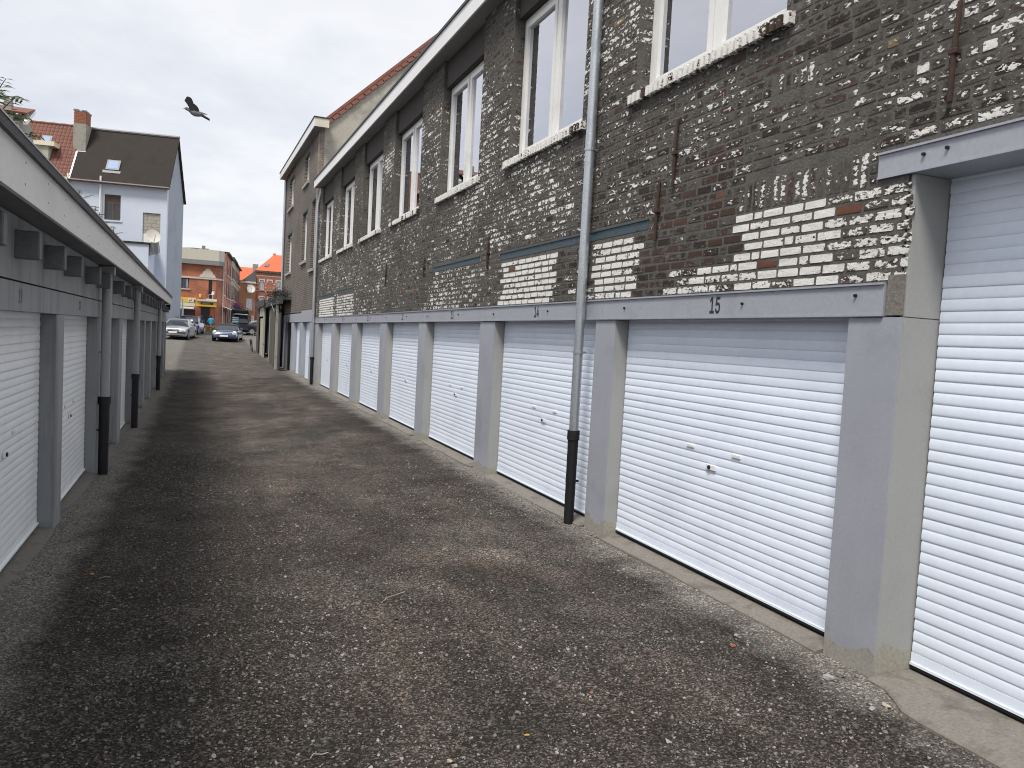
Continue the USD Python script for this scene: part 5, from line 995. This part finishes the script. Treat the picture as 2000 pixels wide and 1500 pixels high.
ailanthus('feathery leaved sapling cut by the left picture edge above the grey roof', [(-1.93, 9.0, 3.86), (-1.95, 9.1, 3.62), (-1.9, 9.2, 3.45), (-1.95, 9.3, 3.3), (-1.88, 8.9, 3.25)], (-2.5, 9.2, 2.55), M['leaf'], 31, .42, .13)
ailanthus('taller sapling in front of the blue house left corner', [(-2.85, 22.1, 4.85), (-2.70, 22.3, 4.62)], (-2.9, 22.2, 2.55), M['leafdark'], 32, .30, .11, 4)
ailanthus('middle sapling below the brown window of the blue house', [(-2.52, 22.4, 4.52), (-2.36, 22.2, 4.3), (-2.44, 22.5, 4.42)], (-2.5, 22.3, 2.55), M['leafdark'], 33, .28, .10, 4)
ailanthus('smallest sapling nearest the annexe of the blue house', [(-2.06, 22.1, 4.0), (-1.95, 22.2, 3.82)], (-2.05, 22.2, 2.55), M['leafdark'], 34, .2, .09, 4)

# ------------------------------------------------------------------ pigeon in flight
M.update(pig=look('pigeon_grey', (.17, .165, .18), .7, var=.15, scale=20), pigdark=look('pigeon_dark', (.020, .020, .026), .7, var=.25, scale=30), pigpale=look('pigeon_pale_wing', (.28, .28, .31), .7, var=.1, scale=20), beak=look('beak', (.1, .09, .08), .6))
bird = thing('pigeon', 'grey pigeon in flight with dark raised wing against the clouds', 'bird', (-.11, 11.2, 4.49), local=True)
BS = .95
sec = [(-.142, .018, .008), (-.128, .02, .022), (-.108, .016, .024), (-.09, .008, .024), (-.06, -.008, .038), (-.02, -.022, .047), (.03, -.026, .043), (.07, -.03, .030), (.095, -.038, .020)]
q = np.arange(14)*2*PI/14
put(bird, 'body', MB().loft([BS*np.stack([np.full(14, x), np.cos(q)*r*.95, z+np.sin(q)*r], 1) for x, z, r in sec]), M['pig'], smooth=True)
put(bird, 'beak', MB().tube([(-.140*BS, 0, .016*BS), (-.165*BS, 0, .010*BS)], [.006, .001], 6), M['beak'])
for s in (-1, 1): put(bird, 'eye', MB().mesh(trimesh.creation.icosphere(1, .004).apply_translation((-.124*BS, s*.020*BS, .026*BS))), M['black'])
def blade(poly, yfun, th=.006):
    v = np.array(poly, float)*BS; n = len(v); Y = np.array([yfun(x, z) for x, z in v]); a = np.stack([v[:, 0], Y-th/2, v[:, 1]], 1); b = np.stack([v[:, 0], Y+th/2, v[:, 1]], 1)
    t = trimesh.creation.triangulate_polygon(Polygon(v), engine='earcut'); f = np.array(t[1]); mp = [int(np.argmin(((v-x)**2).sum(1))) for x in t[0]]; f = np.array([[mp[i] for i in r] for r in f])
    sides = [(i, (i+1) % n, n+(i+1) % n) for i in range(n)] + [(i, n+(i+1) % n, n+i) for i in range(n)]
    return MB().add(np.vstack([a, b]), np.vstack([f, f[:, ::-1]+n, np.array(sides)]))
put(bird, 'wing', blade([(-0.078, 0.0), (-0.091, 0.0372), (-0.1209, 0.0791), (-0.1469, 0.107), (-0.1391, 0.1256), (-0.1261, 0.1535), (-0.1105, 0.1693), (-0.091, 0.1655), (-0.0689, 0.16), (-0.0507, 0.1395), (-0.0377, 0.1116), (-0.0325, 0.093), (-0.0091, 0.0791), (0.0195, 0.0577), (0.0377, 0.0326), (0.0455, 0.0093), (0.0325, -0.0047), (-0.0195, -0.0093)], lambda x, z: -.035-.2*max(z, 0)), M['pigdark'])
put(bird, 'wing', blade([(-.03, .005), (.02, .028), (.06, .030), (.12, .030), (.16, .027), (.12, .012), (.08, .004), (.03, -.002)], lambda x, z: .04+.9*max(x, 0)), M['pigpale'], label='far wing, pale underside')
put(bird, 'tail', MB().hexa(BS*np.array([(.07, -.03, -.05), (.185, -.05, -.092), (.185, .05, -.092), (.07, .03, -.05)]), BS*np.array([(.07, -.03, -.02), (.185, -.05, -.086), (.185, .05, -.086), (.07, .03, -.02)])), M['pigdark'])

# ------------------------------------------------------------------ loose things on the ground
def chunk(name, label, cat, x, y, sx, sy, sz, mat, seed, dz=0.0, group=None):
    g = np.random.default_rng(seed); z = float(gz_at([[y, x]])[0]) + dz
    pts = g.normal(0, 1, (22, 3)); pts /= np.linalg.norm(pts, axis=1)[:, None]; pts *= g.uniform(.75, 1, (22, 1))
    h = trimesh.convex.convex_hull(pts*[sx/2, sy/2, sz/2]); a = g.uniform(0, PI); h.apply_transform(trimesh.transformations.rotation_matrix(a, [0, 0, 1])); h.apply_translation((x, y, z+sz*.35))
    p = put('/World', name, (h.vertices, h.faces), mat); tag(stage.GetPrimAtPath(p), label, cat, group or {'stone': 'loose stone chips on the lane', 'leaf': 'dry leaf scraps on the lane', 'brick fragment': 'brick bits on the lane'}.get(cat)); return p
def at_px(px, py):
    d = F_ + (px-1000)/1490*R_ - (py-750)/1490*U_; return d[0]*CAM_H/-d[2], d[1]*CAM_H/-d[2]
M.update(rubble=look('rubble_white', (.27, .26, .245), .85, var=.2, scale=20), redbit=look('brick_fragment', (.26, .09, .055), .9, var=.3, scale=30), ochre=look('ochre_leaf', (.42, .24, .05), .7, var=.2, scale=40), woodbit=look('rotten_wood', (.10, .055, .04), .9, var=.3, scale=20), tan=look('tan_stone', (.36, .31, .24), .85, var=.2, scale=25))
for args in (('stone_chip', 'pale concrete chip at the foot of the last pillar', 'stone', (1618, 1325), .075, .05, .035, 'rubble', 41), ('stone_chip', 'small white chip on the dust before door fifteen', 'stone', (1438, 1241), .045, .03, .02, 'rubble', 42), ('brick_fragment', 'dark red brick bit in the gravel below door fifteen', 'brick fragment', (1432, 1262), .04, .03, .022, 'redbit', 43),
             ('wood_scrap', 'reddish stick of rotten wood by the threshold of door fifteen', 'wood scrap', (1474, 1281), .10, .022, .02, 'woodbit', 44), ('brick_fragment', 'orange brick bit alone in the gravel foreground', 'brick fragment', (1155, 1357), .028, .022, .014, 'redbit', 45), ('dry_leaf', 'yellow leaf scrap in the gravel near the bottom edge', 'leaf', (1029, 1435), .03, .018, .008, 'ochre', 46),
             ('stone_chip', 'tan square pebble at the bottom edge of the lane', 'stone', (877, 1486), .036, .026, .018, 'tan', 47), ('dry_leaf', 'ochre leaf on the dusty strip before the second left pillar', 'leaf', (152, 991), .06, .045, .02, 'ochre', 48), ('dry_leaf', 'ochre leaf on the dark gravel left of the lane', 'leaf', (180, 1117), .04, .03, .012, 'ochre', 49),
             ('stone_chip', 'flat grey flake beside the broken concrete corner', 'stone', (1703, 1383), .07, .03, .016, 'rubble', 50), ('stone_chip', 'grey flake leaning under the broken concrete edge', 'stone', (1729, 1378), .07, .035, .025, 'tan', 51), ('stone_chip', 'round pale pebble at the pillar corner foot', 'stone', (1676, 1338), .03, .025, .022, 'rubble', 52), ('stone_chip', 'lone pale pebble in the middle gravel', 'stone', (1003, 1288), .03, .025, .018, 'rubble', 53)):
    x, y = at_px(*args[3]); chunk(args[0], args[1], args[2], x, y, *args[4:7], M[args[7]], args[8])
def twig(label, pxs, r, seed):
    P_ = [(*at_px(*p), 0) for p in pxs]; P_ = [(x, y, float(gz_at([[y, x]])[0])+.008+.006*(i % 2)) for i, (x, y, _) in enumerate(P_)]
    p = put('/World', 'twig', MB().tube(P_, r, 5), M['tan']); tag(stage.GetPrimAtPath(p), label, 'twig', 'dry straws on the lane')
twig('long curved dry straw in the middle of the lane', [(745, 1180), (757, 1170), (775, 1162), (790, 1158)], .0028, 1)
twig('short pale straw on the dark left gravel', [(194, 1128), (205, 1127), (216, 1126)], .003, 2)
twig('forked dry straw near the bottom edge', [(606, 1484), (612, 1478), (628, 1476), (641, 1475)], .0022, 3)

# ------------------------------------------------------------------ gravel
N = 130000
g = np.random.default_rng(99)
u = g.random(N)
gy = 1.0 + 11.5*u**1.8; gx = g.uniform(-1.02, 3.28, N)
f1 = meshkit.fbm(np.stack([gx*.9, gy*.7, gx*0+4.2], -1), 4, 17); f2 = meshkit.fbm(np.stack([gx*4, gy*4, gx*0+1.2], -1), 3, 23)
keep = (g.random(N) < smoothstep(-.75, -.45, gx)*.9+.1) & (g.random(N) < np.clip((f1-.30)*2.6*.7 + (f2-.35)*1.2, .10, 1))
gx, gy = gx[keep], gy[keep]; n = len(gx)
gzv = gz_at(np.stack([gy, gx], 1))
size = np.clip(g.lognormal(math.log(.0057), .38, n), .003, .022)
gi = UsdGeom.PointInstancer.Define(stage, '/World/gravel'); tag(gi, 'loose grey and brown gravel scattered over the lane', 'gravel', kind='stuff')
cols = [look('pebble_dark', (.045, .038, .034), .9, var=.35, scale=60), look('pebble_brown', (.078, .065, .058), .9, var=.35, scale=60), look('pebble_grey', (.140, .130, .122), .9, var=.3, scale=60), look('pebble_pale', (.27, .255, .24), .85, var=.25, scale=60)]
protos = []
for c, mat in enumerate(cols):
    for s in range(3):
        pts = np.random.default_rng(200+c*3+s).normal(0, 1, (14, 3)); pts /= np.linalg.norm(pts, axis=1)[:, None]; pts *= [.62, .5, .30]
        hm = trimesh.convex.convex_hull(pts); usdkit.mesh(stage, f'/World/gravel/pebble_{len(protos):03d}' if protos else '/World/gravel/pebble', (hm.vertices, hm.faces), mat); protos.append(Sdf.Path(f'/World/gravel/pebble_{len(protos):03d}' if protos else '/World/gravel/pebble'))
gi.CreatePrototypesRel().SetTargets(protos)
ci = np.searchsorted(np.cumsum([.29, .22, .34, .15]), g.random(n))
gi.CreateProtoIndicesAttr(Vt.IntArray.FromNumpy((ci*3+g.integers(0, 3, n)).astype(np.int32)))
gi.CreatePositionsAttr(Vt.Vec3fArray.FromNumpy(np.stack([gx, gy, gzv+size*.12], 1).astype(np.float32)))
gi.CreateScalesAttr(Vt.Vec3fArray.FromNumpy(np.repeat(size[:, None]*1.6, 3, 1).astype(np.float32)))
al = g.uniform(0, PI, n); tl = g.normal(0, .18, (n, 2))
qt = np.stack([tl[:, 0], tl[:, 1], np.sin(al/2), np.cos(al/2)], 1); qt /= np.linalg.norm(qt, axis=1)[:, None]
gi.CreateOrientationsAttr(Vt.QuathArray.FromNumpy(qt.astype(np.float16)))
